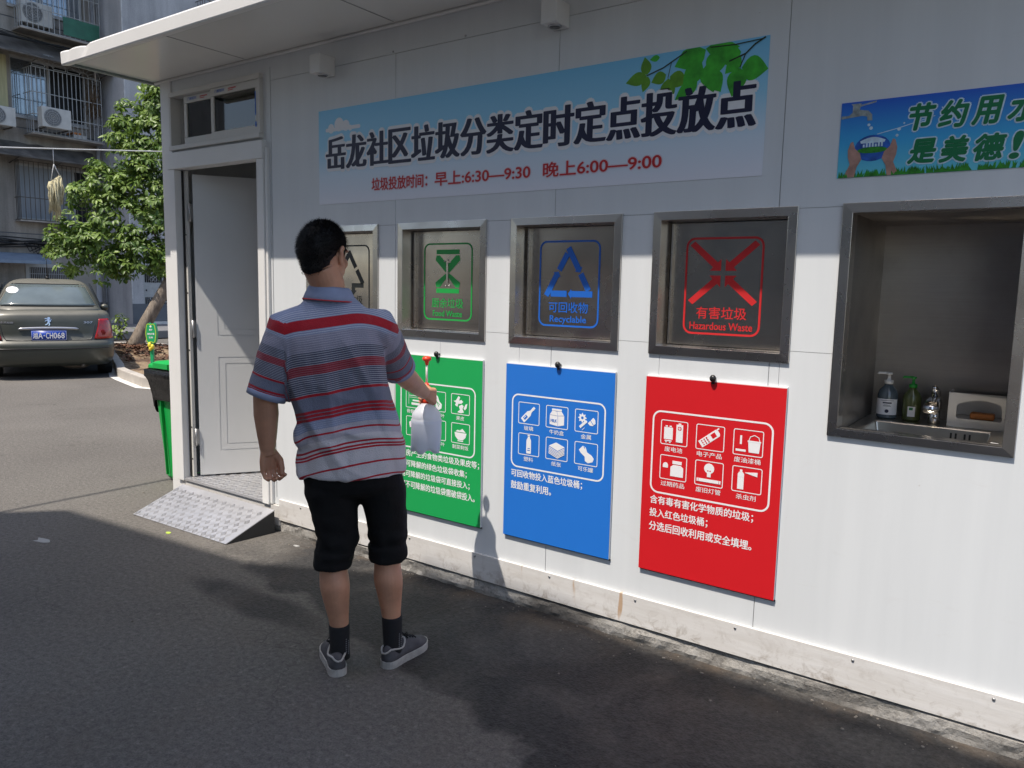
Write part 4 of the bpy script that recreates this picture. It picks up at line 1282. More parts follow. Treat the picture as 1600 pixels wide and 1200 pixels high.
mb = MB(); mb.prism([(2.205 + .084 * i / 10, 2.134 + .012 * sin(pi * i / 10)) for i in range(11)] + [(2.286, 2.126), (2.208, 2.126)], f, W0 + .0004, W0 + .0010)
for k in range(7): mb.box(2.215 + k * .010, 2.221 + k * .010, -W0 - .0014, -W0 - .0008, 2.112, 2.122 + .008 * ((k * 3) % 4) / 2)
mb.prism(circ(2.23, 2.19, .005), f, W0 - .0002, W0 + .0005); mb.prism(circ(2.238, 2.178, .006), f, W0 - .0002, W0 + .0006)
for x, z, r in ((2.33, 2.166, .006), (2.325, 2.145, .005), (2.345, 2.185, .003), (2.39, 2.215, .003), (2.46, 2.225, .0025), (2.53, 2.21, .002)): mb.prism(circ(x, z, r, 8), f, W0 - .0002, W0 + .0003)
mb.stroke([(2.26, 2.155), (2.33, 2.17), (2.44, 2.20)], .0025, f, W0 + .0002)
mb.build('globe_detail_print', 'print_pale', wb)
for s_ in (-1, 1):
    mb = MB(); cx_ = 2.247
    pl = [(cx_ + s_ * .055, 2.0085), (cx_ + s_ * .048, 2.045), (cx_ + s_ * .034, 2.070), (cx_ + s_ * .040, 2.092), (cx_ + s_ * .058, 2.110), (cx_ + s_ * .066, 2.135), (cx_ + s_ * .074, 2.132), (cx_ + s_ * .082, 2.105), (cx_ + s_ * .080, 2.080), (cx_ + s_ * .072, 2.055), (cx_ + s_ * .092, 2.0085)]
    mb.prism(pl if s_ > 0 else pl[::-1], f, W0 - .0003, W0 + .0016)
    mb.build('hand_print', 'print_skin', wb)

# ------------------------------------------------------------------ the three guide boards
BZ0, BZ1, BW = 0.353, 1.219, 0.600
FB = wallfn(-0.0) 
def board(x0, face, label, rows, caps, icons):
    o = empty('guide_board', (x0 + BW / 2, 0, BZ0), label, 'sign board', 'coloured guide boards below the hatches')
    mb = MB()
    T = 0.014
    mb.box(x0, x0 + BW, -T, -0.001, BZ0, BZ1, 1)
    mb.box(x0, x0 + BW, -T - .0012, -T - .0001, BZ0, BZ1 - .004, 0)
    mb.build('panel', [face, 'board_edge'], o)
    mb = MB(); mb.box(x0 + .002, x0 + BW + .004, -0.006, -0.0008, BZ0 - 0.007, BZ0 - .0005)
    mb.build('bottom_edge', 'black', o)
    mb = MB()
    mb.tube([(x0 + .302, -.0005, BZ1 + .010), (x0 + .302, -0.02, BZ1 + .010)], .006, 8)
    mb.ellipsoid((x0 + .302, -.026, BZ1 + .012), (.014, 0, 0), (0, .012, 0), (0, 0, .015), 14, 10)
    mb.box(x0 + .296, x0 + .308, -0.020, -0.016, BZ1 - .012, BZ1 + .008)
    mb.build('hook', 'black', o)
    f = wallfn(-(-T - .0012)) if False else wallfn(-T - .0012)
    w = .0006
    mb = MB()
    mb.stroke(rrect(x0 + .042, x0 + .556, BZ0 + .358, BZ0 + .716, .035, 6), .0075, f, w, 0, True)
    for k, (s_, ww) in enumerate(rows):
        z = BZ0 + .303 - .0585 * k
        mb.text(s_, (x0 + .043, x0 + .043 + ww, z, z + .040), f, w, 0, 0.02)
    mb.build('lettering', 'white_print', o)
    mi = MB()
    for k in range(6):
        cx_ = x0 + .140 + .160 * (k % 3) + (.003 if k > 2 else 0); cz_ = BZ0 + .628 - .1525 * (k // 3)
        mi.stroke(rrect(cx_ - .060, cx_ + .060, cz_ - .052, cz_ + .052, .006, 2), .0035, f, w, 0, True)
        if caps[k]:
            hw = .0135 * len(caps[k])
            mi.text(caps[k], (cx_ - hw, cx_ + hw, cz_ - .0835, cz_ - .0615), f, w, 0, 0.008)
        for j, (op, *ar) in enumerate(icons[k]):
            ww = w + .0002 * j
            if op == 'p': mi.prism([(cx_ + p[0] / 1000, cz_ + p[1] / 1000) for p in ar[0]], f, 0, ww)
            elif op == 'c': mi.prism(circ(cx_ + ar[0] / 1000, cz_ + ar[1] / 1000, ar[2] / 1000, 16, (ar[3] / 1000 if len(ar) > 3 else None)), f, 0, ww)
            elif op == 's': mi.stroke([(cx_ + p[0] / 1000, cz_ + p[1] / 1000) for p in ar[0]], ar[1] / 1000, f, ww)
            elif op == 't': mi.text(ar[0], (cx_ + ar[1] / 1000, cx_ + ar[2] / 1000, cz_ + ar[3] / 1000, cz_ + ar[4] / 1000), f, ww, 1, .03)
            elif op == 'P': mi.prism([(cx_ + p[0] / 1000, cz_ + p[1] / 1000) for p in ar[0]], f, 0, ww, 1)
            elif op == 'C': mi.prism(circ(cx_ + ar[0] / 1000, cz_ + ar[1] / 1000, ar[2] / 1000, 12), f, 0, ww, 1)
    mi.build('pictogram', ['white_print', face], o)
    return o
def R4(x0, z0, x1, z1): return [(x0, z0), (x1, z0), (x1, z1), (x0, z1)]
def rotp(pts, a):
    c_, s_ = cos(radians(a)), sin(radians(a))
    return [(x * c_ - z * s_, x * s_ + z * c_) for x, z in pts]
gear = []
for i in range(16):
    a_ = 2 * pi * i / 16; r_ = 24 if (i // 1) % 2 == 0 else 15
    gear.append((-22 + r_ * cos(a_), 14 + r_ * sin(a_)))
ic_red = [
    [('p', R4(-46, -30, -6, 22)), ('s', [(-40, 27), (-30, 27)], 6), ('s', [(-22, 27), (-12, 27)], 6), ('s', [(-42, -36), (-10, -36)], 5), ('s', [(-38, -42), (-32, -42)], 5), ('s', [(-20, -42), (-14, -42)], 5), ('p', R4(10, -38, 40, 38)), ('p', R4(19, 38, 31, 44)), ('C', 25, 22, 9), ('s', [(18, 22), (32, 22)], 3), ('s', [(25, 15), (25, 29)], 3)],
    [('p', rotp([(-52, -16), (40, -16), (46, -8), (46, 8), (40, 16), (-52, 16)], 38)), ('P', rotp(R4(8, -10, 30, 10), 38)), ('s', rotp([(44, 12), (56, 12)], 38), 6)] + [('C', *rotp([(-38 + 13 * i, -9 + 9 * j)], 38)[0], 3) for i in range(3) for j in range(3)],
    [('s', [(-30, -8), (-30, 28)], 8), ('s', [(-50, -33), (-8, -33)], 9), ('p', [(4, -38), (46, -38), (50, 6), (0, 6)]), ('s', [(2, 8), (8, 26), (25, 34), (42, 26), (48, 8)], 3), ('s', [(-2, 8), (52, 8)], 6)],
    [('p', [(-48, -2), (-24, -2), (-24, 10), (-28, 18), (-36, 21), (-44, 18), (-48, 10)]), ('p', [(-12, -36), (46, -36), (46, 4), (34, 14), (0, 14), (-12, 4)]), ('p', R4(-4, 18, 38, 32))],
    [('c', 0, 22, 22), ('p', R4(-8, -14, 8, 6)), ('S' if 0 else 'C', -5, 12, 3), ('C', 5, 12, 3), ('s', [(-52, -30), (52, -30)], 14), ('P', R4(-46, -24, -44, -36)), ('P', R4(44, -24, 46, -36))],
    [('p', [(-38, -42), (-12, -42), (-12, 22), (-18, 30), (-32, 30), (-38, 22)]), ('p', R4(-30, 30, -20, 40)), ('p', [(-10, 30), (42, 36), (42, 18), (-6, 28)]), ('s', [(-36, 10), (-14, 10)], 0.8)]]
ic_blue = [
    [('p', rotp([(-52, -14), (0, -14), (16, -6), (46, -6), (46, 6), (16, 6), (0, 14), (-52, 14)], 45)), ('P', rotp(R4(-40, -8, -16, 8), 45)), ('s', rotp([(34, -8), (34, 8)], 45), 3), ('s', rotp([(-36, 3), (-20, 3)], 45), 3)],
    [('p', [(-40, -36), (4, -42), (4, 6), (-40, 8)]), ('p', [(6, -42), (40, -34), (40, 10), (6, 6)]), ('p', [(-40, 10), (4, 8), (-2, 28), (-26, 30)]), ('p', [(6, 8), (38, 12), (24, 30), (0, 28)]), ('p', R4(-28, 31, 26, 40)), ('t', 'MILK', -34, 0, -24, -10)],
    [('p', gear), ('C', -22, 14, 7), ('p', [(8, -8), (36, 20), (46, 10), (48, -6), (34, -18), (20, -18)]), ('p', rotp([(-46, -6), (2, -6), (2, 6), (-46, 6)], 42)), ('P', [(18, 8), (36, -14), (38, -12), (20, 10)]), ('s', [(-22, -44), (-8, -30)], 2)],
    [('p', [(-13, -44), (13, -44), (14, -20), (13, 22), (6, 34), (6, 40), (-6, 40), (-6, 34), (-13, 22), (-14, -20)]), ('p', R4(-7, 42, 7, 48)), ('P', R4(-8, -30, 8, -26)), ('P', R4(-6, -20, 8, -17))],
    [('p', [(-44, 12), (-4, 32), (44, 14), (6, -8)])] + [('s', [(-44, 6 - 7 * i), (6, -14 - 7 * i), (44, 8 - 7 * i)], 4) for i in range(5)],
    [('p', [(-38, 16), (-18, 36), (-2, 30), (6, 8), (30, -4), (42, -18), (36, -34), (12, -42), (-4, -34), (-6, -14), (-28, 2)]), ('P', [(-14, 34), (-4, 28), (-8, 24)])]]
ic_green = [
    [('s', [(-40, 30), (-40, -34)], 2), ('s', [(-40, 14), (40, 14)], 3), ('s', [(-40, 4), (40, 4)], 2), ('p', R4(-20, -36, 44, -24)), ('p', R4(-12, -16, 40, -8)), ('s', [(-10, 26), (36, 30)], 4)],
    [('p', rotp([(-44, -8), (-20, -16), (10, -14), (30, -24), (46, -10), (46, 12), (28, 24), (8, 16), (-18, 18), (-44, 8)], -62)), ('P', rotp([(-30, -2), (30, -3), (30, 1), (-30, 2)], -62)), ('P', rotp([(0, 0), (24, 12), (26, 10), (4, -2)], -62))],
    [('p', [(-46, 14), (-30, 18), (-14, 42), (-2, 36), (-10, 18), (6, 24), (18, 14), (6, 4), (-14, 2), (-20, -14), (-36, -6), (-28, 6)]), ('p', [(-10, -10), (10, 0), (22, -8), (14, -24), (24, -40), (4, -46), (-20, -42), (-2, -28)]), ('p', [(22, -20), (34, 2), (46, 8), (42, -16), (30, -28)])],
    [('p', [(-40, 20), (-10, 36), (14, 20), (-6, 2), (-34, -10)]), ('p', [(0, -10), (30, 10), (44, -12), (18, -36)]), ('C', -16, 16, 6), ('C', 20, -10, 5)],
    [('p', [(-30, -40), (-6, -10), (-26, 20), (0, 42), (26, 18), (6, -10), (30, -36)]), ('P', [(-2, 30), (2, 30), (2, -20), (-2, -20)])],
    [('p', [(-40, 4), (40, 4), (34, -18), (16, -34), (-16, -34), (-34, -18)]), ('p', [(-34, 8), (-20, 18), (-4, 16), (12, 26), (34, 8)]), ('p', R4(-18, -42, 18, -37))]]
FBX = (-0.0905, 0.657, 1.4085)
board(FBX[0], 'green_face', 'green food waste guide board behind the spray bottle', [('厨房产生的食物类垃圾及果皮等；', .545), ('用可降解的绿色垃圾袋收集；', .465), ('用可降解的垃圾袋可直接投入；', .485), ('用不可降解的垃圾袋需破袋投入。', .520)],
      ['骨骼内脏', '菜梗菜叶', '果皮', '果壳', '残枝落叶', '剩菜剩饭'], ic_green)
board(FBX[1], 'blue_face', 'blue recyclables guide board between the green and red boards', [('可回收物投入蓝色垃圾桶；', .405), ('鼓励重复利用。', .235)],
      ['玻璃', '牛奶盒', '金属', '塑料', '纸张', '可乐罐'], ic_blue)
board(FBX[2], 'red_face', 'red hazardous waste guide board under the red arrow hatch', [('含有毒有害化学物质的垃圾；', .455), ('投入红色垃圾桶；', .265), ('分选后回收利用或安全填埋。', .455)],
      ['废电池', '电子产品', '废油漆桶', '过期药品', '废旧灯管', '杀虫剂'], ic_red)

# ------------------------------------------------------------------ square wall spotlights (unlit)
def spot(x, label):
    o = empty('wall_spotlight', (x, 0, 2.70), label, 'spotlight', 'square spotlights under the eave')
    mb = MB(); mb.box(x - .040, x + .040, -.115, -.002, 2.735, 2.835)
    hs = mb.build('housing', 'trim', o, bevel=.003)
    mb = MB(); mb.tube([(x, -.060, 2.7345), (x, -.060, 2.730)], [.032, .030], 24)
    mb.build('bezel', 'chrome_dull', o)
    mb = MB(); mb.tube([(x, -.060, 2.7298), (x, -.060, 2.7285)], [.025, .024], 24)
    mb.build('lens', mat('lamp_lens', (0.10, 0.10, 0.10), 0.15), o)
spot(-0.615, 'small white square spotlight on the wall nearer the door')
spot(0.915, 'small white square spotlight above the middle of the title banner')

# ------------------------------------------------------------------ apartment block across the yard
FX, BXF, YBLK = -22.0, -20.5, 9.57
apt = empty('apartment_block', (FX, 5, 0), 'old stained apartment block with barred windows and air conditioners', 'building')
ff = lambda u, v, w: (FX + w, u, v)        # facade facing +X: u runs along Y
fb = lambda u, v, w: (BXF + w, u, v)
fholes = []
FL = [(3.27, 4.87), (6.20, 7.85), (9.20, 10.9)]
WY = [(-3.2, -1.2), (0.6, 2.4), (4.55, 6.35), (7.10, 9.20)]
for z0, z1 in FL:
    for y0, y1 in WY: fholes.append((y0, y1, z0, z1))
relief(-14, YBLK, 0.2, 13.2, fholes, [(-14, YBLK, z, z + .03) for z in (2.85, 5.85, 8.85)], ff, 0.35, 0.012).build('facade_wall', ['facade', 'dado'], apt)
bholes = [(9.95, 10.95, 0.36, 2.62), (12.2, 13.6, 8.2, 10.2), (12.2, 13.6, 5.2, 7.0), (14.4, 16.0, 1.2, 2.3)]
relief(YBLK, 30, 0.2, 13.2, bholes, [(YBLK, 30, 8.62, 8.66), (YBLK, 30, 5.0, 5.04)], fb, 0.35, -0.006).build('stair_wing_wall', ['pilaster', 'mortar'], apt)
mb = MB()
mb.add([(FX - .3, YBLK, 0.2), (BXF - .351, YBLK, 0.2), (BXF - .351, YBLK, 13.2), (FX - .3, YBLK, 13.2)], [(0, 1, 2, 3)])
mb.build('stair_wing_side', 'pilaster', apt)
mb = MB()
for z in (8.62, 5.0): mb.box(FX, BXF + .012, YBLK - .012, YBLK - .001, z, z + .045)
mb.box(BXF + .001, BXF + .012, YBLK - .010, YBLK + .035, .9, 13.2)
mb.build('render_joint', 'mortar', apt)
mb = MB(); mb.box(BXF + .001, BXF + .008, YBLK + .001, 30, 0.235, 0.86); mb.box(FX + .001, FX + .008, 9.3, YBLK - .02, .235, .86)
mb.build('dado_band', 'dado', apt)
mb = MB(); mb.box(FX - 6, FX - .36, -14, YBLK, .2, 13.2); mb.box(FX - 6, BXF - .36, YBLK + .002, 30, .2, 13.2)
mb.build('dark_interior', 'darkroom', apt)
mb = MB(); mb.box(FX - 8, FX + 1.75, -14.5, 30.5, 13.2, 13.5)  # out of view; wide overhang added to keep sun off the wall faces
mb.build('roof', 'facade', apt)
mb = MB(); mb.box(FX + .002, FX + .02, 9.24, 9.56, .86, 2.85)
mb.build('white_pier', 'whitewash', apt)
mb = MB(); mb.box(FX + .002, FX + .014, 8.55, 9.23, .24, 2.55)
mb.build('plain_pier', 'cream', apt)

def window(y0, y1, z0, z1, fn, split=0.45, glass='winglass', lcur=None, rcur='darkroom'):
    o = MB()
    t = .06
    o.box(*[0, 0], 0, 0, 0, 0) if False else None
    def bx(u0, u1, v0, v1, w0, w1, m=o, mi=0):
        a = fn(u0, v0, w0); b = fn(u1, v1, w1); m.box(a[0], b[0], a[1], b[1], a[2], b[2], mi)
    bx(y0, y1, z0, z0 + t, -.16, -.08); bx(y0, y1, z1 - t, z1, -.16, -.08)
    ym = y0 + (y1 - y0) * split
    for y in (y0, ym - t / 2, y1 - t): bx(y, y + t, z0 + t + .001, z1 - t - .001, -.159, -.081)
    bx(y0, y1, z0 - .07, z0 - .002, -.05, .06)
    w = o.build('window', 'winframe', apt)
    for a, b, c in ((y0 + t, ym - t / 2, lcur), (ym + t / 2, y1 - t, rcur)):
        m = MB(); bx(a, b, z0 + t, z1 - t, -.124, -.118, m)
        m.build('pane', glass if c != 'open' else 'darkroom', w)
        if c and c not in ('darkroom', 'open'):
            m = MB(); bx(a + .01, b - .01, z0 + t, z1 - t, -.117, -.112, m); m.build('curtain', c, w)
    return w
def grille(name, y0, y1, z0, z1, fn, out, nb, mats, rungs=(0.33, 0.66), arc=False, r=.011, sides=True):
    m = MB()
    def P(u, v, w): return fn(u, v, w)
    for i in range(nb + 1):
        u = y0 + (y1 - y0) * i / nb
        m.tube([P(u, z0, out), P(u, z1, out)], r, 5, smooth=False)
    for v in [z0, z1] + [z0 + (z1 - z0) * q for q in rungs]:
        m.tube([P(y0, v, out), P(y1, v, out)], r * 1.2, 5, smooth=False)
        if sides:
            for u in (y0, y1): m.tube([P(u, v, 0), P(u, v, out)], r * 1.2, 5, smooth=False)
    if sides:
        for u in (y0, y1):
            for k in range(1, 4): m.tube([P(u, z0, out * k / 4), P(u, z1, out * k / 4)], r, 5, smooth=False)
    for k in range(1, 5): m.tube([P(y0, z0, out * k / 5), P(y1, z0, out * k / 5)], r, 5, smooth=False)
    if arc:
        n = max(1, int((y1 - y0) / .95)); wd = (y1 - y0) / n
        for q in range(n):
            cu = y0 + wd * (q + .5); cv = z1 + .04
            for rr in (.12, wd * .48):
                m.tube([P(cu + rr * cos(pi * i / 12), cv + rr * .75 * sin(pi * i / 12), out) for i in range(13)], r * .9, 5, smooth=False)
            for i in range(0, 13, 2):
                a = pi * i / 12
                m.tube([P(cu + .12 * cos(a), cv + .09 * sin(a), out), P(cu + wd * .48 * cos(a), cv + wd * .36 * sin(a), out)], r * .8, 5, smooth=False)
    return m.build(name, mats, apt)
for k, (z0, z1) in enumerate(FL):
    for j, (y0, y1) in enumerate(WY):
        if (j, k) == (3, 0): window(y0, y1, z0, z1, ff, .78, 'winglass', 'curtain', 'open')
        elif (j, k) == (3, 1): window(y0, y1, z0, z1, ff, .5, 'winglass', None, 'open')
        elif j == 2: window(y0, y1, z0, z1, ff, .5, 'winglass', None, 'ycurtain')
        else: window(y0, y1, z0, z1, ff, .45, 'winglass', None, 'darkroom')
OUT = .55
grille('window_grille', 7.05, 9.0, 3.25, 4.90, ff, .35, 15, 'grille', (.38,))
grille('window_grille', 7.42, 9.36, 5.72, 7.52, ff, OUT, 16, 'greybar', (.28, .62), True)
grille('window_grille', 7.25, 9.40, 8.55, 11.2, ff, OUT, 15, 'greybar', (.22, .45, .7))
for z0, z1 in FL:
    for (y0, y1) in WY[:3]: grille('window_grille', y0 - .1, y1 + .1, z0 - .3, z1 + .15, ff, .4, 14, 'grille', (.35, .7))
grille('window_grille', 12.0, 13.8, 7.9, 10.4, fb, .5, 11, 'grille', (.3, .6))
w = window(12.2, 13.6, 8.2, 10.2, fb, .5, 'winglass', None, 'open')
window(12.2, 13.6, 5.2, 7.0, fb, .5, 'winglass', None, 'darkroom')
# rusty sheet floors and ledges of the cages
for q in ((.58, 7.38, 9.40, 5.66, 5.70), (.58, 7.2, 9.44, 8.49, 8.54), (.38, 7.02, 9.04, 3.20, 3.235)):
    mb = MB(); mb.box(FX, FX + q[0], *q[1:]); mb.build('cage_floor', 'facade', apt)
mb = MB(); mb.box(FX + .56, FX + .575, 8.35, 9.38, 8.60, 9.10)
mb.build('green_screen', 'greensheet', apt)
mb = MB()
mb.box(FX + .14, FX + .17, 6.55, 6.95, 5.95, 7.75)
mb.build('yellow_curtain', 'ycurtain', apt)
# sagging awnings over each storey
def awning(name, y0, y1, zt, zb, out, m, sag=.08):
    mb = MB(); n = 18; k = 6; rings = []
    for a in range(k + 1):
        t = a / k
        row = []
        for i in range(n + 1):
            u = y0 + (y1 - y0) * i / n
            z = zt + (zb - zt) * t - sag * sin(pi * t) + .05 * noise.noise(Vector((u * 1.3, t * 2, zt))) + .02 * sin(u * 14)
            row.append((FX + .01 + out * t, u, z))
        rings.append(row)
    vs = [p for r in rings for p in r] + [(p[0], p[1], p[2] - .025) for r in rings for p in r]
    o_ = (k + 1) * (n + 1); fs = []
    for a in range(k):
        for i in range(n):
            q = (a * (n + 1) + i, a * (n + 1) + i + 1, (a + 1) * (n + 1) + i + 1, (a + 1) * (n + 1) + i)
            fs.append(q); fs.append(tuple(x + o_ for x in reversed(q)))
    for i in range(n):
        q = k * (n + 1) + i; fs.append((q, q + 1, q + 1 + o_, q + o_))
    mb.add(vs, fs, 0, True)
    for i in range(5):
        u = y0 + .1 + (y1 - y0 - .2) * i / 4
        mb.tube([(FX + .02, u, zb - .15), (FX + out, u, zb - .03)], .016, 6)
    mb.tube([(FX + out, y0, zb - .02), (FX + out, y1, zb - .02)], .022, 6)
    return mb.build(name, m, apt)
awning('awning', 5.4, 9.52, 8.42, 7.72, .95, 'awning', .12)
awning('awning', 4.6, 9.30, 5.45, 4.98, .70, 'awning', .05)
awning('awning', -3.6, 4.3, 5.45, 4.98, .70, 'awning', .05); awning('awning', -3.6, 5.2, 8.42, 7.72, .95, 'awning', .12)
awning('awning', -3.6, 9.3, 11.7, 11.1, .9, 'awning', .1)
mb = MB(); mb.add([(FX + .02, 5.2, 2.30), (FX + .02, 7.62, 2.30), (FX + .75, 7.62, 2.08), (FX + .75, 5.2, 2.08), (FX + .02, 5.2, 2.27), (FX + .02, 7.62, 2.27), (FX + .75, 7.62, 1.99), (FX + .75, 5.2, 1.99)],
                  [(0, 3, 2, 1), (4, 5, 6, 7), (3, 7, 6, 2), (0, 1, 5, 4), (1, 2, 6, 5), (0, 4, 7, 3)])
mb.build('porch_canopy', 'bluesheet', apt)
# ground floor ventilation grating and its frame
mb = MB()
mb.box(FX + .001, FX + .03, 7.22, 8.52, 1.9, 2.0); mb.box(FX + .001, FX + .03, 7.22, 7.32, .9, 1.899); mb.box(FX + .001, FX + .03, 8.42, 8.52, .9, 1.899)
gt = mb.build('grating', 'winframe', apt)
mb = MB(); mb.box(FX + .001, FX + .006, 7.32, 8.42, .9, 1.9)
mb.build('grating_back', mat('brown_grating_back', (.06, .045, .035), .8), gt)
mb = MB()
for i in range(21): mb.box(FX + .01, FX + .022, 7.335 + .052 * i, 7.353 + .052 * i, .9, 1.9)
for z in (1.15, 1.42, 1.7): mb.box(FX + .0225, FX + .027, 7.321, 8.419, z, z + .02)
mb.build('grating_bars', 'greybar', gt)
# barred gate in the stair wing
gate = MB(); GX = BXF - .10
gy0, gy1 = 9.97, 10.93
gate.box(GX, GX + .04, gy0, gy0 + .05, .36, 2.6); gate.box(GX, GX + .04, gy1 - .05, gy1, .36, 2.6); gate.box(GX, GX + .04, 10.60, 10.64, .36, 2.6)
gate.box(GX + .002, GX + .038, gy0 + .051, 10.599, .36, .41); gate.box(GX + .002, GX + .038, gy0 + .051, 10.599, 2.05, 2.10); gate.box(GX + .002, GX + .038, gy0 + .051, gy1 - .051, 2.55, 2.6)
gate.box(GX + .006, GX + .03, gy0 + .051, 10.599, 1.06, 1.52)
for i in range(1, 9):
    y = gy0 + .05 + (10.60 - gy0 - .05) * i / 9
    gate.tube([(GX + .02, y, .41), (GX + .02, y, 1.06)], .009, 5); gate.tube([(GX + .02, y, 1.52), (GX + .02, y, 2.55)], .009, 5)
for z in (.9, 1.3, 1.75, 2.15): gate.box(GX + .006, GX + .034, 10.641, gy1 - .051, z, z + .03)
for y in (10.70, 10.77, 10.84): gate.tube([(GX + .02, y, .36), (GX + .02, y, 2.55)], .009, 5)
yc = (gy0 + .05 + 10.6) / 2
gate.tube([(GX + .03, yc - .13, .45), (GX + .03, yc, .75), (GX + .03, yc - .13, 1.04)], .012, 5); gate.tube([(GX + .03, yc + .13, .45), (GX + .03, yc, .75), (GX + .03, yc + .13, 1.04)], .012, 5)
for z in (1.62, 1.74, 1.86, 1.98):
    for s_ in (-.06, .06): gate.tube([(GX + .03, yc + s_ + .055 * cos(2 * pi * i / 10), z + .055 * sin(2 * pi * i / 10)) for i in range(11)], .008, 5)
gt = gate.build('barred_gate', 'greybar', apt)
mb = MB(); mb.ellipsoid((GX + .045, gy0 + .10, 1.28), (.02, 0, 0), (0, .02, 0), (0, 0, .03), 10, 8)
mb.build('lock', 'black', gt)
# drain pipes and cable bundles along the wall
mb = MB(); mb.tube([(FX + .12, 9.42, .3), (FX + .12, 9.42, 13)], .055, 10)
mb.build('drain_pipe', 'pipe', apt)
mb = MB(); rc = random.Random(11)
for k in range(9):
    off = rc.uniform(-.10, .12); w_ = rc.uniform(.06, .2)
    mb.tube([(FX + w_, y, 2.62 + off - .10 * sin((y + k) * 1.9) * rc.uniform(.3, 1) - .012 * (y - 5)) for y in [-6 + .9 * i for i in range(17)]], .017, 5)
for k in range(4): mb.tube([(FX + .1, 7.2 + .12 * k, 2.6), (FX + .16, 7.3 + .1 * k, 2.35 - .03 * k), (FX + .1, 7.75 + .1 * k, 2.58)], .013, 5)
for k in range(6): mb.tube([(FX + .3 + .08 * k, y, 8.36 - .05 * k + .06 * sin(y * 1.3 + k)) for y in [3 + .65 * i for i in range(11)]], .013, 5)
mb.build('cable_bundle', 'cable', apt)

def ac(y0, z0, wd, ht, w0, label, mark=True):
    o = empty('air_conditioner', (FX + w0, y0 + wd / 2, z0), label, 'air conditioner', 'air conditioners on the apartment block')
    dp = .28
    mb = MB(); mb.box(FX + w0, FX + w0 + dp, y0, y0 + wd, z0, z0 + ht)
    cs = mb.build('casing', 'acwhite', o, bevel=.02)
    mb = MB(); R_ = min(ht * .42, wd * .32); cy = y0 + wd * .36; cz = z0 + ht * .5; x = FX + w0 + dp + .004
    mb.prism(circ(cy, cz, R_, 28), lambda u, v, w: (x + w, u, v), -.003, .006, 0)
    mb.build('fan_grille', 'acgrey', o)
    mb = MB()
    for k in range(1, 5): mb.tube([(x + .010, cy + R_ * k / 4.2 * cos(2 * pi * i / 24), cz + R_ * k / 4.2 * sin(2 * pi * i / 24)) for i in range(25)], .005, 4)
    for k in range(8): mb.tube([(x + .010, cy, cz), (x + .010, cy + R_ * cos(pi * k / 4), cz + R_ * sin(pi * k / 4))], .004, 4)
    mb.build('fan_guard', 'winframe', o)
    for q in (y0 + .08, y0 + wd - .11):
        mb = MB(); mb.box(FX + .01, FX + w0 + dp, q, q + .03, z0 - .035, z0 - .002); mb.build('bracket', 'grille', o)
    return o
ac(7.52, 5.86, .80, .56, .58, 'white air conditioner hanging under the fan-pattern window bars')
ac(7.32, 8.72, .84, .62, .10, 'white air conditioner behind the topmost window bars beside a green panel')
ac(6.22, 5.75, .74, .52, .3, 'air conditioner at the left edge of the photo beside the yellow curtain')
mb = MB(); mb.box(FX + .1, FX + .32, 8.25, 8.52, 2.66, 3.16)
for i in range(9): mb.box(FX + .12, FX + .30, 8.236, 8.249, 2.70 + .05 * i, 2.715 + .05 * i)
tag(mb.build('air_conditioner', 'acwhite', bevel=.01), 'narrow louvred air conditioner under the lowest barred window', 'air conditioner', 'air conditioners on the apartment block')
mb = MB(); mb.box(FX + .12, FX + .5, 8.52, 8.92, 5.715, 5.84); 
ob = mb.build('storage_box', 'acwhite', bevel=.015); tag(ob, 'low white box with orange lid on the cage floor', 'box')
mb = MB(); mb.box(FX + .11, FX + .51, 8.51, 8.75, 5.842, 5.90); mb.build('lid', 'orangebox', ob, bevel=.015)
# dried bunch behind the fan-pattern bars
mb = MB(); rd = random.Random(4)
for k in range(150):
    y = 9.15 + rd.gauss(0, .09); z = 7.35 + rd.uniform(-.1, .05); L = rd.uniform(.3, .9)
    mb.tube([(FX + .45 + rd.gauss(0, .05), y, z), (FX + .45 + rd.gauss(0, .06), y + rd.gauss(0, .05), z - L / 2), (FX + .45 + rd.gauss(0, .06), y + rd.gauss(0, .07), z - L)], .012, 3)
tag(mb.build('drying_herbs', mat('brown_herbs', (.17, .115, .07), .9, var=.4, vs=20)), 'brown bunch of herbs drying inside the fan-pattern window bars', 'herbs')

# white cable across the yard and the straw-coloured bunch hung from it
cbl = MB()
cbl.tube([(-12.0, y, 3.44 + .121 * (y - 0.0) * 1.0 - .02 * sin((y + 2) * .4)) for y in [-5 + 1.0 * i for i in range(17)]], .012, 6)
tag(cbl.build('overhead_cable', 'wcable'), 'thin white cable stretched across in front of the apartment block', 'cable')
BP = Vector((-12.0, 3.64, 3.86))
bun = empty('dried_bunch', BP, 'pale straw bunch hanging on a string below the white cable', 'bunch')
mb = MB(); mb.tube([BP, BP + Vector((0, 0, -.26))], .006, 5); mb.tube([BP + Vector((0, 0, -.26)), BP + Vector((0, .10, -.47))], .007, 5); mb.tube([BP + Vector((0, 0, -.26)), BP + Vector((0, -.06, -.55))], .005, 5)
mb.build('string', 'wcable', bun)
mb = MB(); rd = random.Random(9)
for k in range(260):
    t = rd.random(); y = -.09 + .20 * t; zt = -.60 + .14 * t
    L = rd.uniform(.15, .72) * (1 - .7 * abs(t - .5))
    p = BP + Vector((rd.gauss(0, .03), y, zt + rd.uniform(-.05, .02)))
    mb.tube([p, p + Vector((rd.gauss(0, .02), rd.gauss(0, .015), -L * .5)), p + Vector((rd.gauss(0, .03), rd.gauss(0, .03) + .04 * (.4 - t), -L))], [.010, .011, .006], 4)
mb.build('straw', 'dryveg', bun)
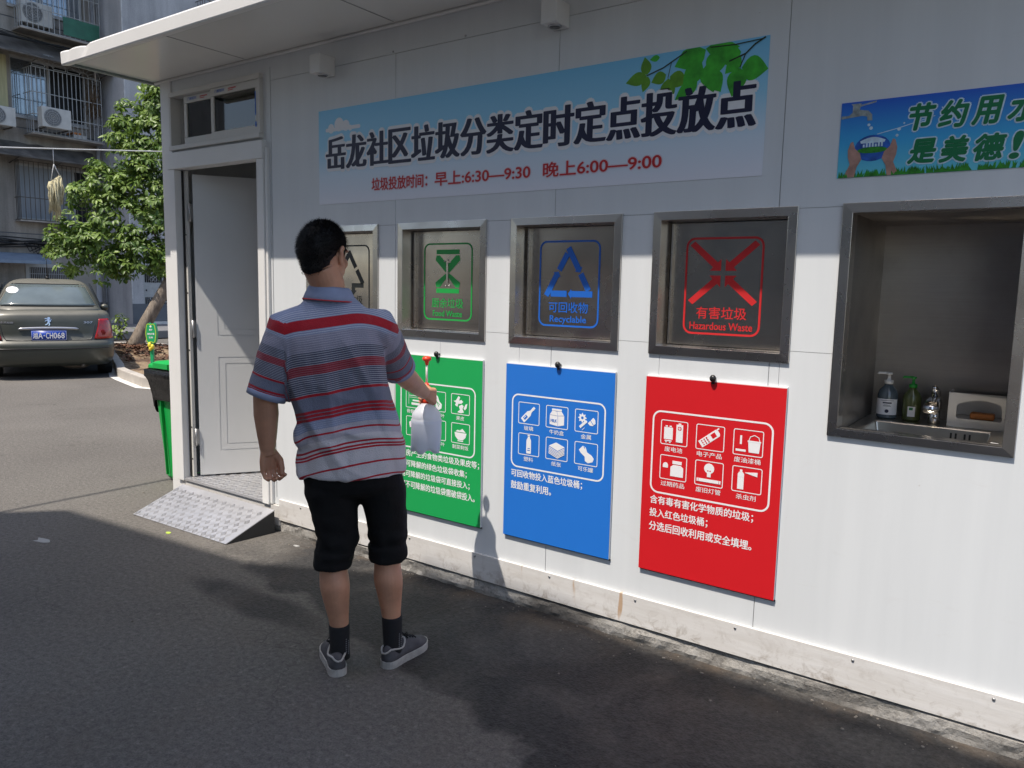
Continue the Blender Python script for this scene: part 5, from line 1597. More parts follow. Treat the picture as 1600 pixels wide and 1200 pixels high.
mb = MB(); mb.tube([(-18.5, 10.5, 11), (-18.5, 12.9, 8.2)], .02, 6)
tag(mb.build('guy_wire', 'cable'), 'black wire slanting down before the grey corner of the block', 'wire')

# ------------------------------------------------------------------ the leaning tree
tree = empty('leaning_tree', TREE, 'leaning tree with drooping glossy leaves on the planting bed', 'tree')
def at(px):   # trunk way-points measured in the photo, at the tree's own distance
    return Vector(px)
mb = MB()
tk = [Vector((-12.70, 5.35, .12)), Vector((-12.66, 5.40, .35)), Vector((-12.55, 5.56, .75)), Vector((-12.42, 5.74, 1.15)), Vector((-12.30, 5.92, 1.55)), Vector((-12.18, 6.10, 2.0)), Vector((-12.2, 6.2, 2.7)), Vector((-12.35, 6.15, 3.6)), Vector((-12.4, 6.1, 4.6)), Vector((-12.4, 6.1, 5.6))]
mb.tube(tk, [.20, .145, .13, .125, .12, .11, .085, .065, .045, .02], 14)
limbs = [(tk[4], [(-12.45, 5.95, 2.2), (-12.7, 5.7, 2.8), (-13.0, 5.5, 3.1)]), (tk[6], [(-12.5, 6.0, 3.2), (-12.8, 5.85, 3.8)]), (tk[7], [(-12.6, 6.0, 4.3), (-12.9, 5.9, 4.7)]), (tk[5], [(-11.8, 6.5, 2.6), (-11.2, 6.9, 3.2)]), (tk[6], [(-11.9, 6.6, 3.4), (-11.5, 7.0, 4.2)])]
tips = []
for s_, pts_ in limbs:
    p = [s_] + [Vector(q) for q in pts_]
    mb.tube(p, [(.07 if i == 0 else .032) * (1 - .7 * i / (len(p) - 1)) for i in range(len(p))], 8)
    tips += p[1:]
mb.build('trunk', 'bark', tree)
rt = random.Random(21)
crown = MB()
def leaf(mb, p, d, up, L, wd, tone):
    d = d.normalized(); side = d.cross(up)
    if side.length < 1e-3: side = d.cross(Vector((1, 0, 0)))
    side.normalize(); nn = side.cross(d)
    a = p; m1 = p + d * L * .35 + nn * L * .06; m2 = p + d * L * .72 + nn * L * -.01; t = p + d * L - nn * L * .12
    f_ = wd
    vs = [a, m1 + side * f_ * .9 + nn * f_ * .22, m1, m1 - side * f_ * .9 + nn * f_ * .22, m2 + side * f_ * .75 + nn * f_ * .15, m2, m2 - side * f_ * .75 + nn * f_ * .15, t]
    mb.add(vs, [(0, 2, 1), (0, 3, 2), (1, 2, 5, 4), (2, 3, 6, 5), (4, 5, 7), (5, 6, 7)], 0, False, tone)
# crown lobes: centre and radius; the photo's outline has a waist, a narrow top and a broad left shoulder
lobes = [(-12.6, 6.1, 5.15, .52), (-13.3, 5.75, 5.0, .34), (-13.35, 5.65, 4.55, .40), (-12.7, 6.0, 4.5, .55), (-13.05, 5.6, 4.05, .38), (-12.5, 6.0, 3.95, .60), (-13.75, 5.25, 3.80, .26), (-13.45, 5.3, 3.62, .36), (-13.0, 5.5, 3.35, .45), (-12.5, 5.95, 3.3, .6), (-13.75, 4.98, 3.30, .34), (-13.3, 5.25, 2.95, .42), (-12.75, 5.6, 2.75, .5),
         (-13.75, 4.85, 2.62, .42), (-14.2, 4.62, 2.30, .34), (-13.95, 4.75, 2.02, .34), (-13.4, 5.1, 2.35, .45), (-13.0, 5.3, 2.05, .40), (-12.6, 5.6, 2.25, .45), (-12.9, 5.3, 1.80, .25), (-13.3, 5.1, 1.75, .22), (-12.2, 6.2, 2.9, .6), (-11.8, 6.5, 3.6, .6), (-11.5, 6.8, 2.9, .6), (-12.1, 6.3, 4.3, .6), (-11.7, 6.6, 4.8, .5), (-12.25, 5.9, 2.05, .34), (-11.9, 6.4, 5.3, .5), (-12.3, 6.1, 5.7, .4), (-12.2, 6.4, 2.1, .4), (-13.0, 6.1, 5.45, .25)]
for (x, y, z, r) in lobes:
    nros = int(95 * (r / .45) ** 2)
    for _ in range(nros):
        v = Vector((rt.gauss(0, 1), rt.gauss(0, 1), rt.gauss(0, 1))).normalized() * r * rt.uniform(.55, 1.08)
        p = Vector((x, y, z)) + v
        if noise.noise(p * 2.3) < -.23: continue
        out = (v.normalized() * .6 + Vector((0, 0, .55)) + Vector((rt.gauss(0, .25), rt.gauss(0, .25), rt.gauss(0, .2)))).normalized()
        side = out.orthogonal().normalized(); s2 = out.cross(side); a0 = rt.uniform(0, 6.28); nl = rt.randint(5, 8); tn = min(1, max(0, rt.gauss(.45, .22)))
        for k in range(nl):
            a = a0 + 2 * pi * k / nl + rt.uniform(-.2, .2)
            dr = rt.uniform(.1, .9)
            d = side * cos(a) + s2 * sin(a) + out * rt.uniform(-.1, .5) + Vector((0, 0, -dr))
            L = rt.uniform(.10, .175)
            leaf(crown, p + d.normalized() * .015, d, out, L, L * rt.uniform(.17, .24), min(1, max(0, tn + rt.uniform(-.18, .18))))
crown.build('crown', 'leaf', tree)
# shoot at the foot of the trunk
sp = empty('young_shoot', (-12.95, 5.3, .3), 'small leafy shoot growing at the foot of the leaning trunk', 'plant')
mb = MB(); mb.tube([(-12.86, 5.32, .28), (-12.98, 5.22, .55), (-13.0, 5.18, .82)], [.014, .011, .006], 6); mb.build('stem', 'bark', sp)
mb = MB()
for k in range(70):
    p = Vector((-12.97 + rt.gauss(0, .075), 5.22 + rt.gauss(0, .075), rt.uniform(.42, .9)))
    d = Vector((rt.gauss(0, 1), rt.gauss(0, 1), -rt.uniform(.1, 1.1)))
    leaf(mb, p, d, Vector((0, 0, 1)), rt.uniform(.09, .16), .03, rt.uniform(.4, 1))
mb.build('foliage', 'leaf', sp)

# ------------------------------------------------------------------ green sign on a post in the bed
GP = Vector((-8.66, 3.45, 0.11))
Rt = Vector((.80, .60, 0)); Fw = Vector((-.60, .80, 0))
gs = empty('garden_sign', GP, 'green clover shaped plaque on a short green post behind the bin', 'sign')
gf = lambda u, v, w: tuple(GP + Rt * u - Fw * w + Vector((0, 0, v)))
mb = MB(); mb.obox(GP + Vector((0, 0, .24)), Rt * .024, Fw * .024, Vector((0, 0, .27)))
mb.build('post', 'garden_green', gs, bevel=.006)
def clover(s_):
    pts = []
    for i in range(40):
        a = 2 * pi * i / 40 + pi / 2
        r = .165 * s_ * (1 + .05 * cos(6 * a) - .09 * cos(4 * a))
        pts.append((r * cos(a) * .52, .66 + r * sin(a) * .98))
    return pts
mb = MB(); mb.prism(clover(1.0), gf, -.045, .030); mb.build('plaque', 'garden_green', gs, bevel=.008)
mb = MB(); c1 = clover(.93); mb.stroke(c1, .012, gf, .0315, 0, True); mb.build('rim_line', 'lime', gs)
mb = MB(); mb.text('爱护', (-.025, .025, .70, .728), gf, .0315, 0, .03); mb.text('绿色环境', (-.055, .055, .635, .665), gf, .0315, 0, .03); mb.text('花草', (-.032, .032, .58, .607), gf, .0315, 0, .03)
mb.prism(circ(0, .765, .016), gf, .030, .0316)
mb.build('lettering', 'white_print', gs)
mb = MB()
for u, v, r in ((-.022, .475, .038), (.02, .45, .034), (-.012, .42, .03)): mb.ellipsoid(gf(u, v, .03), Rt * r * .8, Fw * .03, Vector((0, 0, r * 1.2)), 12, 8)
mb.build('flower', 'yellow', gs)

# ------------------------------------------------------------------ green wheelie bin by the kiosk corner
BC = Vector((-2.70, .46, 0))
bn_ = empty('wheelie_bin', BC, 'bright green wheelie bin standing against the kiosk corner', 'bin')
def binring(z, hx, hy, r=.05, yo=0): return [(BC.x + x, BC.y + y + yo, z) for x, y in rrect(-hx, hx, -hy, hy, r, 4)]
mb = MB()
mb.loft([binring(.015, .175, .19, .04), binring(.04, .19, .205), binring(.40, .212, .232), binring(.80, .236, .262), binring(.845, .238, .265), binring(.846, .262, .29), binring(.88, .262, .29), binring(.881, .23, .255), binring(.5, .20, .23)], 0, False)
for s_ in (-1, 1):
    mb.obox((BC.x + s_ * .11 - .0, BC.y - .248, .42), (.004, 0, 0), (0, .012, .0), (0, .02 * -1, .36))
mb.box(BC.x - .236, BC.x - .225, BC.y - .12, BC.y - .10, .1, .8)
mb.build('body', 'bin_green', bn_, bevel=.006)
mb = MB()
mb.loft([binring(.905, .266, .294), binring(.93, .262, .29), binring(.955, .22, .25), binring(.965, .12, .15)], 0, True)
mb.tube([(BC.x - .24, BC.y + .30, .93), (BC.x - .24, BC.y + .36, .95), (BC.x + .24, BC.y + .36, .95), (BC.x + .24, BC.y + .30, .93)], .016, 8)
mb.box(BC.x - .14, BC.x + .06, BC.y - .305, BC.y - .285, .91, .95)
mb.build('lid', 'bin_green', bn_, bevel=.006)
for s_ in (-1, 1):
    mb = MB(); mb.tube([(BC.x + s_ * .19, BC.y + .23, .075), (BC.x + s_ * .235, BC.y + .23, .075)], .075, 16); mb.build('wheel', 'rubber', bn_)
bag = MB()
def bagring(z, e, ph, amp, low=0):
    out = []
    R_ = rrect(-.25 - e, .25 + e, -.277 - e, .277 + e, .06, 10)
    for i, (x, y) in enumerate(R_):
        a = i / len(R_) * 2 * pi
        k = 1 + amp * noise.noise(Vector((x * 16, y * 16, z * 9 + ph)))
        out.append((BC.x + x * k, BC.y + y * k, z + low * (noise.noise(Vector((cos(a) * 1.6, sin(a) * 1.6, ph))) - .1)))
    return out
bag.loft([bagring(.886, -.02, 0, .01), bagring(.900, .018, 0, .02), bagring(.890, .040, 1, .04, .02), bagring(.85, .050, 2, .07, .04), bagring(.80, .012, 3, .10, .08), bagring(.74, .006, 4, .09, .14), bagring(.66, -.002, 5, .07, .2), bagring(.655, -.006, 5, .06, .2)], 0, True, False)
tag(bag.build('bin_liner', 'bagblack'), 'black bin bag folded over the rim of the green bin', 'bin bag')

# ------------------------------------------------------------------ parked saloon seen from behind
CP = Vector((-9.95, 2.52, gz(-9.6) - .004)); CS = 1.055
chead = Vector((-.912, .410, 0)).normalized(); cside = Vector((chead.y, -chead.x, 0))
car = empty('parked_car', CP, 'dusty dark green saloon parked facing away, blue number plate', 'car')
def cw(x, s_, z): return CP + (chead * x + cside * s_ + Vector((0, 0, z))) * CS
def lerpt(T, z):
    for i in range(len(T) - 1):
        if z <= T[i + 1][0]:
            t = (z - T[i][0]) / (T[i + 1][0] - T[i][0]); t = max(0, t)
            return [T[i][k] + (T[i + 1][k] - T[i][k]) * t for k in range(1, len(T[i]))]
    return list(T[-1][1:])
LOW = [(.20, .12, .80), (.26, .05, .845), (.34, .01, .865), (.50, .0, .873), (.57, .015, .872), (.585, .055, .866), (.70, .065, .862), (.85, .085, .848), (.95, .11, .825), (.99, .135, .80), (1.01, .19, .76), (1.02, .30, .70)]
def plan(x0, W, x1, N_=72, nr=4.2, Lr=.62, Lf=1.0):
    pts = []
    for i in range(N_):
        t = 2 * pi * i / N_
        c_, s_ = cos(t), sin(t)
        S_ = W * (1 if s_ > 0 else -1) * abs(s_) ** (2 / nr)
        e = abs(c_) ** (2 / nr)
        x = x0 + Lr * (1 - e) if c_ > 0 else x1 - Lf * (1 - e)
        pts.append((x, S_))
    return pts
def rearx(s_, z, T=LOW, Lr=.62, nr=4.2):
    x0, W = lerpt(T, z)
    q = min(.999, abs(s_) / W) ** nr
    return x0 + Lr * (1 - (1 - q) ** (1 / nr))
mb = MB(); rings = []
for z, x0, W in LOW:
    rings.append([cw(x, s_, z - (max(0, x - 3.2) * .22 * max(0, (z - .5)) / .5)) for x, s_ in plan(x0, W, 4.38)])
mb.loft(rings)
mb.build('body', 'carpaint', car)
GH = [(1.00, .52, .735), (1.04, .56, .722), (1.10, .66, .695), (1.20, .81, .660), (1.30, .98, .618), (1.38, 1.13, .575), (1.43, 1.26, .53), (1.465, 1.42, .47), (1.485, 1.65, .39), (1.495, 1.9, .28)]
mb = MB(); rings = []
for z, x0, W in GH: rings.append([cw(x, s_, z) for x, s_ in plan(x0, W, 3.5 - (z - 1) * 1.9, 72, 3.4, .45, .5)])
mb.loft(rings)
mb.build('cabin', 'carpaint', car)
def patch(fnx, outline_s, z0, z1, off, name, m, parent, ns=16, nz=8, T=None):
    # grid patch hugging the rear surface; outline_s(z) -> (s0, s1)
    mb = MB(); vs = []
    for j in range(nz + 1):
        z = z0 + (z1 - z0) * j / nz; s0, s1 = outline_s(z)
        for i in range(ns + 1):
            s_ = s0 + (s1 - s0) * i / ns
            vs.append(cw(fnx(s_, z) - off, s_ * (1 + .25 * off), z))
    k = (ns + 1) * (nz + 1)
    vs += [p + chead * .02 for p in vs]
    fs = [(j * (ns + 1) + i, j * (ns + 1) + i + 1, (j + 1) * (ns + 1) + i + 1, (j + 1) * (ns + 1) + i) for j in range(nz) for i in range(ns)]
    bnd = [i for i in range(ns + 1)] + [j * (ns + 1) + ns for j in range(1, nz + 1)] + [nz * (ns + 1) + i for i in range(ns - 1, -1, -1)] + [j * (ns + 1) for j in range(nz - 1, 0, -1)]
    fs += [(bnd[i], bnd[i] + k, bnd[(i + 1) % len(bnd)] + k, bnd[(i + 1) % len(bnd)]) for i in range(len(bnd))]
    mb.add(vs, fs, 0, True)
    return mb.build(name, m, parent)
ghx = lambda s_, z: rearx(s_, z, GH, .45, 3.4)
rw = patch(ghx, lambda z: (-(.645 - (z - 1.1) * .46), .645 - (z - 1.1) * .46), 1.085, 1.405, .008, 'rear_window', 'carglass', car, 20, 8)
patch(ghx, lambda z: (-(.668 - (z - 1.1) * .44), .668 - (z - 1.1) * .44), 1.070, 1.420, .003, 'window_seal', 'black', car, 20, 8)
def ovl(z):
    k = .085 * sqrt(max(.0001, 1 - ((z - 1.315) / .0501) ** 2)); return (-.47 - k, -.47 + k)
patch(ghx, ovl, 1.265, 1.365, .012, 'oval_sticker', 'white_print', rw, 10, 12)
lx = lambda s_, z: rearx(s_, z)
for sg in (-1, 1):
    def ol(z, sg=sg):
        t = (z - .60) / .31
        a_ = .585 + .075 * t ** 1.5 + .02 * sin(pi * t); b_ = .858 - .045 * t - (.05 * max(0, t - .75) * 4 * .5)
        return (a_, b_) if sg > 0 else (-b_, -a_)
    tl = patch(lx, ol, .605, .905, .012, 'tail_light', 'tail_red', car, 12, 10)
    mb = MB(); 
    ptc = cw(lx(sg * .70, .70) - .0145, sg * .70, .70)
    mb.ellipsoid(ptc, cside * .05, chead * .006, Vector((0, 0, .05)), 16, 8)
    mb.build('reflector', mat('dark_red_lens', (.16, .003, .004), .15), tl)
# boot lid gap, boot edge, plate, chrome bar, badges
mb = MB()
for sg in (-1, 1):
    P_ = [(sg * .665, .975), (sg * .60, .80), (sg * .575, .66), (sg * .54, .60), (sg * .40, .587)]
    mb.tube([cw(lx(s_, z) - .001, s_, z) for s_, z in P_], .006, 6)
mb.tube([cw(lx(s_, .588) - .001, s_, .588) for s_ in [-.4 + .1 * i for i in range(9)]], .006, 6)
mb.build('boot_gap', 'black', car)
# bumper crease and pads
mb = MB()
mb.tube([cw(rearx(s_, .47) - .003, s_, .47) for s_ in [-.86 + .0905 * i for i in range(20)]], .010, 6)
mb.build('bumper_crease', 'black', car)
plate = patch(lambda s_, z: .045, lambda z: (-.225, .225), .59, .735, .004, 'number_plate', 'plate_blue', car, 2, 2)
pf = lambda u, v, w: tuple(cw(.0405 - w, u, v))
mb = MB()
mb.text('湘', (-.205, -.145, .617, .708), pf, .0008, 0, .015); mb.text('A', (-.138, -.082, .620, .705), pf, .0008, 0, .02)
mb.prism(circ(-.062, .663, .009), pf, 0, .0008)
for i, ch in enumerate('CH068'): mb.text(ch, (-.040 + .049 * i, .000 + .049 * i, .620, .705), pf, .0008, 0, .02)
mb.stroke(rrect(-.219, .219, .596, .729, .012), .003, pf, .0006, 0, True)
mb.build('plate_lettering', 'white_print', plate)
mb = MB()
rings = []
for i in range(25):
    s_ = -.385 + .77 * i / 24; h_ = .021 * min(1, (1 - abs(s_) / .385) * 9 + .3); z = .772 - .012 * (s_ / .385) ** 2
    x = lx(s_, .77) - .008
    rings.append([cw(x - .018 * max(0, cos(a)) - .002, s_, z + h_ * sin(a)) for a in [2 * pi * k / 12 for k in range(12)]])
mb.loft(rings); mb.build('boot_handle_bar', 'chrome_dull', car)
bf = lambda u, v, w: tuple(cw(lx(u, v) - .004 - w, u, v))
mb = MB()
# rampant animal emblem: body, head, raised forepaws, hind legs, tail
for pl in ([(-.010, .845), (.012, .842), (.022, .870), (.020, .898), (.004, .912), (-.012, .900), (-.004, .875)], [(-.002, .905), (.018, .900), (.030, .912), (.024, .930), (.004, .934), (-.010, .922)], [(-.010, .898), (-.030, .908), (-.040, .902), (-.044, .910), (-.030, .920), (-.006, .910)], [(-.004, .878), (-.026, .878), (-.036, .868), (-.042, .874), (-.028, .888), (-.004, .890)],
           [(-.010, .850), (-.022, .832), (-.040, .826), (-.038, .816), (-.014, .822), (.002, .846)], [(.004, .846), (.010, .824), (.000, .812), (.010, .806), (.024, .820), (.020, .850)], [(.018, .862), (.034, .866), (.036, .886), (.046, .896), (.042, .902), (.028, .892), (.026, .874)]):
    pl = [(u - .005, v) for u, v in pl]
    mb.prism(pl, bf, -.002, .004)
mb.build('animal_emblem', 'chrome', car)
mb = MB(); mb.text('307', (.455, .575, .838, .868), bf, .002, 0, .03); mb.text('东风标致', (-.60, -.44, .838, .868), bf, .002, 0, .03)
mb.build('model_lettering', 'chrome_dull', car)
mb = MB(); mb.tube([cw(1.72, .0, 1.50), cw(1.70, .0, 1.53)], [.035, .02], 10); mb.tube([cw(1.70, 0, 1.53), cw(1.50, .0, 1.80)], [.008, .005], 6)
mb.build('aerial', 'black', car)
def wheel(x, s_):
    sd = 1 if s_ > 0 else -1
    c0 = cw(x, s_ - sd * .10, .315); c1 = cw(x, s_ + sd * .10, .315)
    mb = MB(); d = (c1 - c0).normalized(); u = Vector((0, 0, 1)); v = d.cross(u)
    rings = []
    for o_, r in ((0, .20), (0.0, .30), (.03, .325), (.17, .325), (.20, .30), (.20, .20)):
        c_ = c0 + d * o_ * CS
        rings.append([c_ + (u * cos(2 * pi * i / 28) + v * sin(2 * pi * i / 28)) * r * CS for i in range(28)])
    mb.loft(rings); w_ = mb.build('wheel', 'rubber', car)
    mb = MB(); mb.tube([c1 - d * .03, c1 - d * .005], [.195 * CS, .18 * CS], 24)
    mb.build('rim', 'chrome_dull', w_)
for x in (.88, 3.5):
    for s_ in (-.745, .745): wheel(x, s_)
mb = MB(); mb.tube([cw(.36, .42, .20), cw(.10, .42, .20)], .026, 10); mb.build('exhaust_pipe', 'grille', car)
mb = MB(); mb.ellipsoid(cw(.45, .33, .19), chead * .25, cside * .22, Vector((0, 0, .07)), 16, 10); mb.build('silencer', 'grille', car)
for sg in (-1, 1):
    mb = MB()
    mb.ellipsoid(cw(2.75, sg * .86, 1.00), chead * .06, cside * .07, Vector((0, 0, .065)), 14, 10)
    mb.build('wing_mirror', 'carpaint', car)
mb = MB()
for sg in (-1, 1):
    mb.add([cw(1.15 if z < 1.2 else 1.5, sg * (.722 if z < 1.2 else .60), z) + cside * sg * .012 for z in (1.1, 1.43)] + [cw(3.2 if z < 1.2 else 2.6, sg * (.722 if z < 1.2 else .60), z) + cside * sg * .012 for z in (1.1, 1.43)], [(0, 1, 3, 2)])
mb.build('side_window', 'carglass', car)

# ------------------------------------------------------------------ unseen block behind the camera, its roof outline shaped to shade the yard
blk = empty('shading_block', (2, -10, 0), 'unseen tan block opposite the kiosk, shaped to shade the street', 'building')
H = 8.6
off = Vector((SUN_TO.x, SUN_TO.y)) * (H / SUN_TO.z)
sh = [(-2.60, -.62), (-.75, -.47), (.15, .02), (1.05, .02), (1.45, -.06), (4.3, -.06), (4.3, -13), (-14, -13)]
foot_ = [(x + off.x, y + off.y) for x, y in sh]
mb = MB(); mb.prism(foot_, lambda u, v, w: (u, v, w), 0.0, H)
mb.build('wall', 'blockwall', blk)
mb = MB()
for z in (1.0, 4.0, 6.6):
    for x in (-.5, 1.4): mb.box(x, x + 1.2, foot_[2][1] - .05, foot_[2][1] + .02, z, z + 1.5)
mb.build('window', 'winglass', blk)
# cable overhead (out of frame) whose thin shadow crosses the yard
mb = MB()
hc = 5.6
mb.tube([(-2.935 + SUN_TO.x / SUN_TO.z * hc + .012 * i, -8.5 + i * 1.0, hc - .12 * sin(pi * i / 14)) for i in range(15)], .017, 6)
tag(mb.build('overhead_wire', 'cable'), 'black overhead wire that throws a thin shadow across the asphalt', 'wire')

# ------------------------------------------------------------------ the man
PF = Vector((.617, -.927, 0)); PS = Vector((.690, .723, 0)).normalized(); PD = Vector((-.723, .690, 0)).normalized()
def pm(s_, d, z): return PF + PS * s_ + PD * d + Vector((0, 0, z))
man = empty('person', PF, 'man in striped polo and black shorts with his back turned, holding a spray bottle', 'person')
def ell(c, a, b, ang=0, n=28, ex=2.4):
    out = []
    for i in range(n):
        t = 2 * pi * i / n
        x = a * (1 if cos(t) > 0 else -1) * abs(cos(t)) ** (2 / ex); y = b * (1 if sin(t) > 0 else -1) * abs(sin(t)) ** (2 / ex)
        out.append(pm(c[0] + x * cos(ang) - y * sin(ang), c[1] + x * sin(ang) + y * cos(ang), c[2]))
    return out
SHL = Vector((-.284, .0, 1.408)); ELL = Vector((-.376, -.005, 1.135)); WRL = Vector((-.376, .035, .925))
SHR = Vector((.046, .02, 1.414)); ELR = Vector((.155, .215, 1.212)); WRR = Vector((.272, .415, 1.095))
TOR = [(.832, -.043, .02, .214, .162), (.90, -.043, .02, .210, .156), (.96, -.046, .02, .203, .146), (1.04, -.058, .02, .200, .140), (1.12, -.080, .018, .197, .135), (1.20, -.101, .015, .196, .132), (1.29, -.116, .012, .199, .130), (1.36, -.121, .012, .200, .125), (1.42, -.121, .015, .194, .112), (1.455, -.121, .018, .172, .100), (1.49, -.121, .022, .132, .086), (1.522, -.126, .026, .100, .076), (1.55, -.130, .028, .078, .068)]
shirt = MB()
shirt.loft([ell((c, d, z), a, b) for z, c, d, a, b in TOR])
def v3(p): return pm(p[0], p[1], p[2])
shirt.tube([v3(SHL + Vector((.06, 0, .02))), v3(SHL), v3(SHL.lerp(ELL, .45)), v3(SHL.lerp(ELL, .80)), v3(SHL.lerp(ELL, .985))], [.075, .088, .082, .078, .074], 24)
shirt.tube([v3(SHR - Vector((.06, 0, -.0))), v3(SHR), v3(SHR.lerp(ELR, .45)), v3(SHR.lerp(ELR, .80)), v3(SHR.lerp(ELR, .93))], [.078, .088, .080, .074, .071], 24)
shirt.ellipsoid(pm(-.236, -.03, .995), PS * .028, PD * .05, Vector((0, 0, .060)), 14, 10)
polo = remesh(shirt, 'polo_shirt', ['shirt'], man, .0075, 6)
me = polo.data
at = me.attributes.new('stripe', 'FLOAT', 'POINT')
val = [0.0] * len(me.vertices)
axL = (ELL - SHL); lL = axL.length; axL.normalize(); axR = (ELR - SHR); lR = axR.length; axR.normalize()
nrm = [v.normal.copy() for v in me.vertices]
for i, v in enumerate(me.vertices):
    r = v.co - PF
    q = Vector((r.dot(PS), r.dot(PD), r.z))
    ctr = -.043 - .105 * min(1, max(0, (q.z - .9) / .5))
    e = q.x - ctr
    val[i] = q.z - .16 * e + 2.0 * max(0, abs(e) - .09) ** 2 + .012 * noise.noise(Vector((q.x * 5, q.y * 5, q.z * 3)))
    tl = (q - SHL).dot(axL); tr = (q - SHR).dot(axR)
    dl = (q - SHL - axL * tl).length; dr = (q - SHR - axR * tr).length
    sleeve = False
    if q.x < -.290 - .06 * max(0, 1.30 - q.z) * 1.0 and dl < .11 and tl > -.02: val[i] = 1.452 - max(0, tl + .005) * 1.33; sleeve = True
    elif dr < .105 and tr > .045 and q.z > 1.12 and (q.y > .12 or q.x > .068): val[i] = 1.452 - (tr) * 1.36; sleeve = True
    # drape: folds run down from the shoulder blades and gather over the waist
    if not sleeve:
        k = min(1, max(0, (1.45 - q.z) / .25))
        f1 = noise.noise(Vector((q.x * 10 + q.z * 1.5, q.y * 4, q.z * 1.7)))
        f2 = noise.noise(Vector((q.x * 22 - q.z * 5, q.y * 6, q.z * 4.5)))
        amp = k * (.012 * f1 + .005 * f2) 
        rid = abs(noise.noise(Vector((q.x * 7 + q.z * 2.4, 3.1, q.z * .9))))
        amp += k * .019 * (1 - min(1, rid * 5.5))
        dg_ = abs(noise.noise(Vector((q.x * 3.5 + q.z * 7, 8.3, q.z * 2 - q.x * 4)))); amp += .010 * (1 - min(1, dg_ * 6)) * math.exp(-((q.z - 1.02) / .16) ** 2)
        amp += .006 * math.exp(-((q.z - .98) / .07) ** 2) * noise.noise(Vector((q.x * 6, q.y * 6, q.z * 32)))
        amp += .005 * math.exp(-((q.z - .835) / .05) ** 2) * noise.noise(Vector((q.x * 11, q.y * 9, 0)))
    else:
        amp = .005 * noise.noise(v.co * 11) + .004 * noise.noise(v.co * 24)
    v.co = v.co + nrm[i] * amp
at.data.foreach_set('value', val)
# collar and sleeve hems
def colpt(a, dr, dz):
    return pm(-.131 + (.070 + dr * 1.15) * cos(a), .022 + (.066 + dr) * sin(a), 1.556 + dz - .040 * max(0, sin(a)) - .006 * cos(a))
mb = MB()
mb.loft([[colpt(2 * pi * i / 40, dr, dz) for i in range(40)] for dr, dz in ((-.001, -.030), (-.001, .012), (.004, .017), (.011, .008), (.022, -.018), (.028, -.036), (.024, -.040), (.012, -.030))], 0, True, False)
col = mb.build('collar', 'collar', polo)
mb = MB()
mb.tube([colpt(2 * pi * i / 40, .0285, -.037) for i in range(41)], .0026, 6)
mb.build('collar_piping', 'redprint', col)
for S0, E0, t0, t1, r in ((SHL, ELL, .90, .995, .0765), (SHR, ELR, .85, .94, .0735)):
    mb = MB(); a = v3(S0.lerp(E0, t0)); b = v3(S0.lerp(E0, t1)); 
    mb.tube([a, a.lerp(b, .1), a.lerp(b, .9), b, b.lerp(a, .1)], [r - .002, r + .0015, r, r - .003, r - .010], 28, 0, True, False)
    mb.build('sleeve_hem', 'collar', polo)

# shorts
sh_ = MB()
sh_.loft([ell((c, d, z), a, b) for z, c, d, a, b in ((.98, -.047, .02, .150, .105), (.92, -.045, .02, .176, .122), (.86, -.043, .015, .190, .130), (.80, -.04, .015, .200, .138), (.765, -.036, .02, .195, .13), (.74, -.035, .025, .17, .10))])
sh_.loft([ell((c, d, z), a, b) for z, c, d, a, b in ((.82, -.130, .015, .095, .115), (.76, -.132, .015, .106, .118), (.68, -.120, .015, .096, .106), (.60, -.110, .010, .088, .098), (.545, -.104, .008, .086, .094), (.53, -.106, .008, .080, .088), (.520, -.113, .008, .074, .082), (.507, -.120, .006, .085, .091), (.465, -.124, .004, .081, .087), (.445, -.125, .004, .077, .083))])
sh_.loft([ell((c, d, z), a, b) for z, c, d, a, b in ((.82, .052, .02, .095, .112), (.76, .070, .02, .100, .112), (.68, .083, .024, .088, .102), (.60, .094, .026, .082, .094), (.555, .098, .026, .081, .090), (.54, .098, .026, .075, .085), (.530, .097, .026, .070, .080), (.517, .095, .026, .082, .089), (.475, .094, .026, .081, .087), (.455, .094, .026, .077, .083))])
shorts = remesh(sh_, 'shorts', ['shorts'], man, .0085, 4)
nr_ = [v.normal.copy() for v in shorts.data.vertices]
for i, v in enumerate(shorts.data.vertices):
    r = v.co - PF
    k = .4 + 1.2 * math.exp(-((r.z - .54) / .10) ** 2)
    v.co = v.co + nr_[i] * k * (.007 * noise.noise(Vector((v.co.x * 8, v.co.y * 8, v.co.z * 22))) + .004 * noise.noise(v.co * 26))

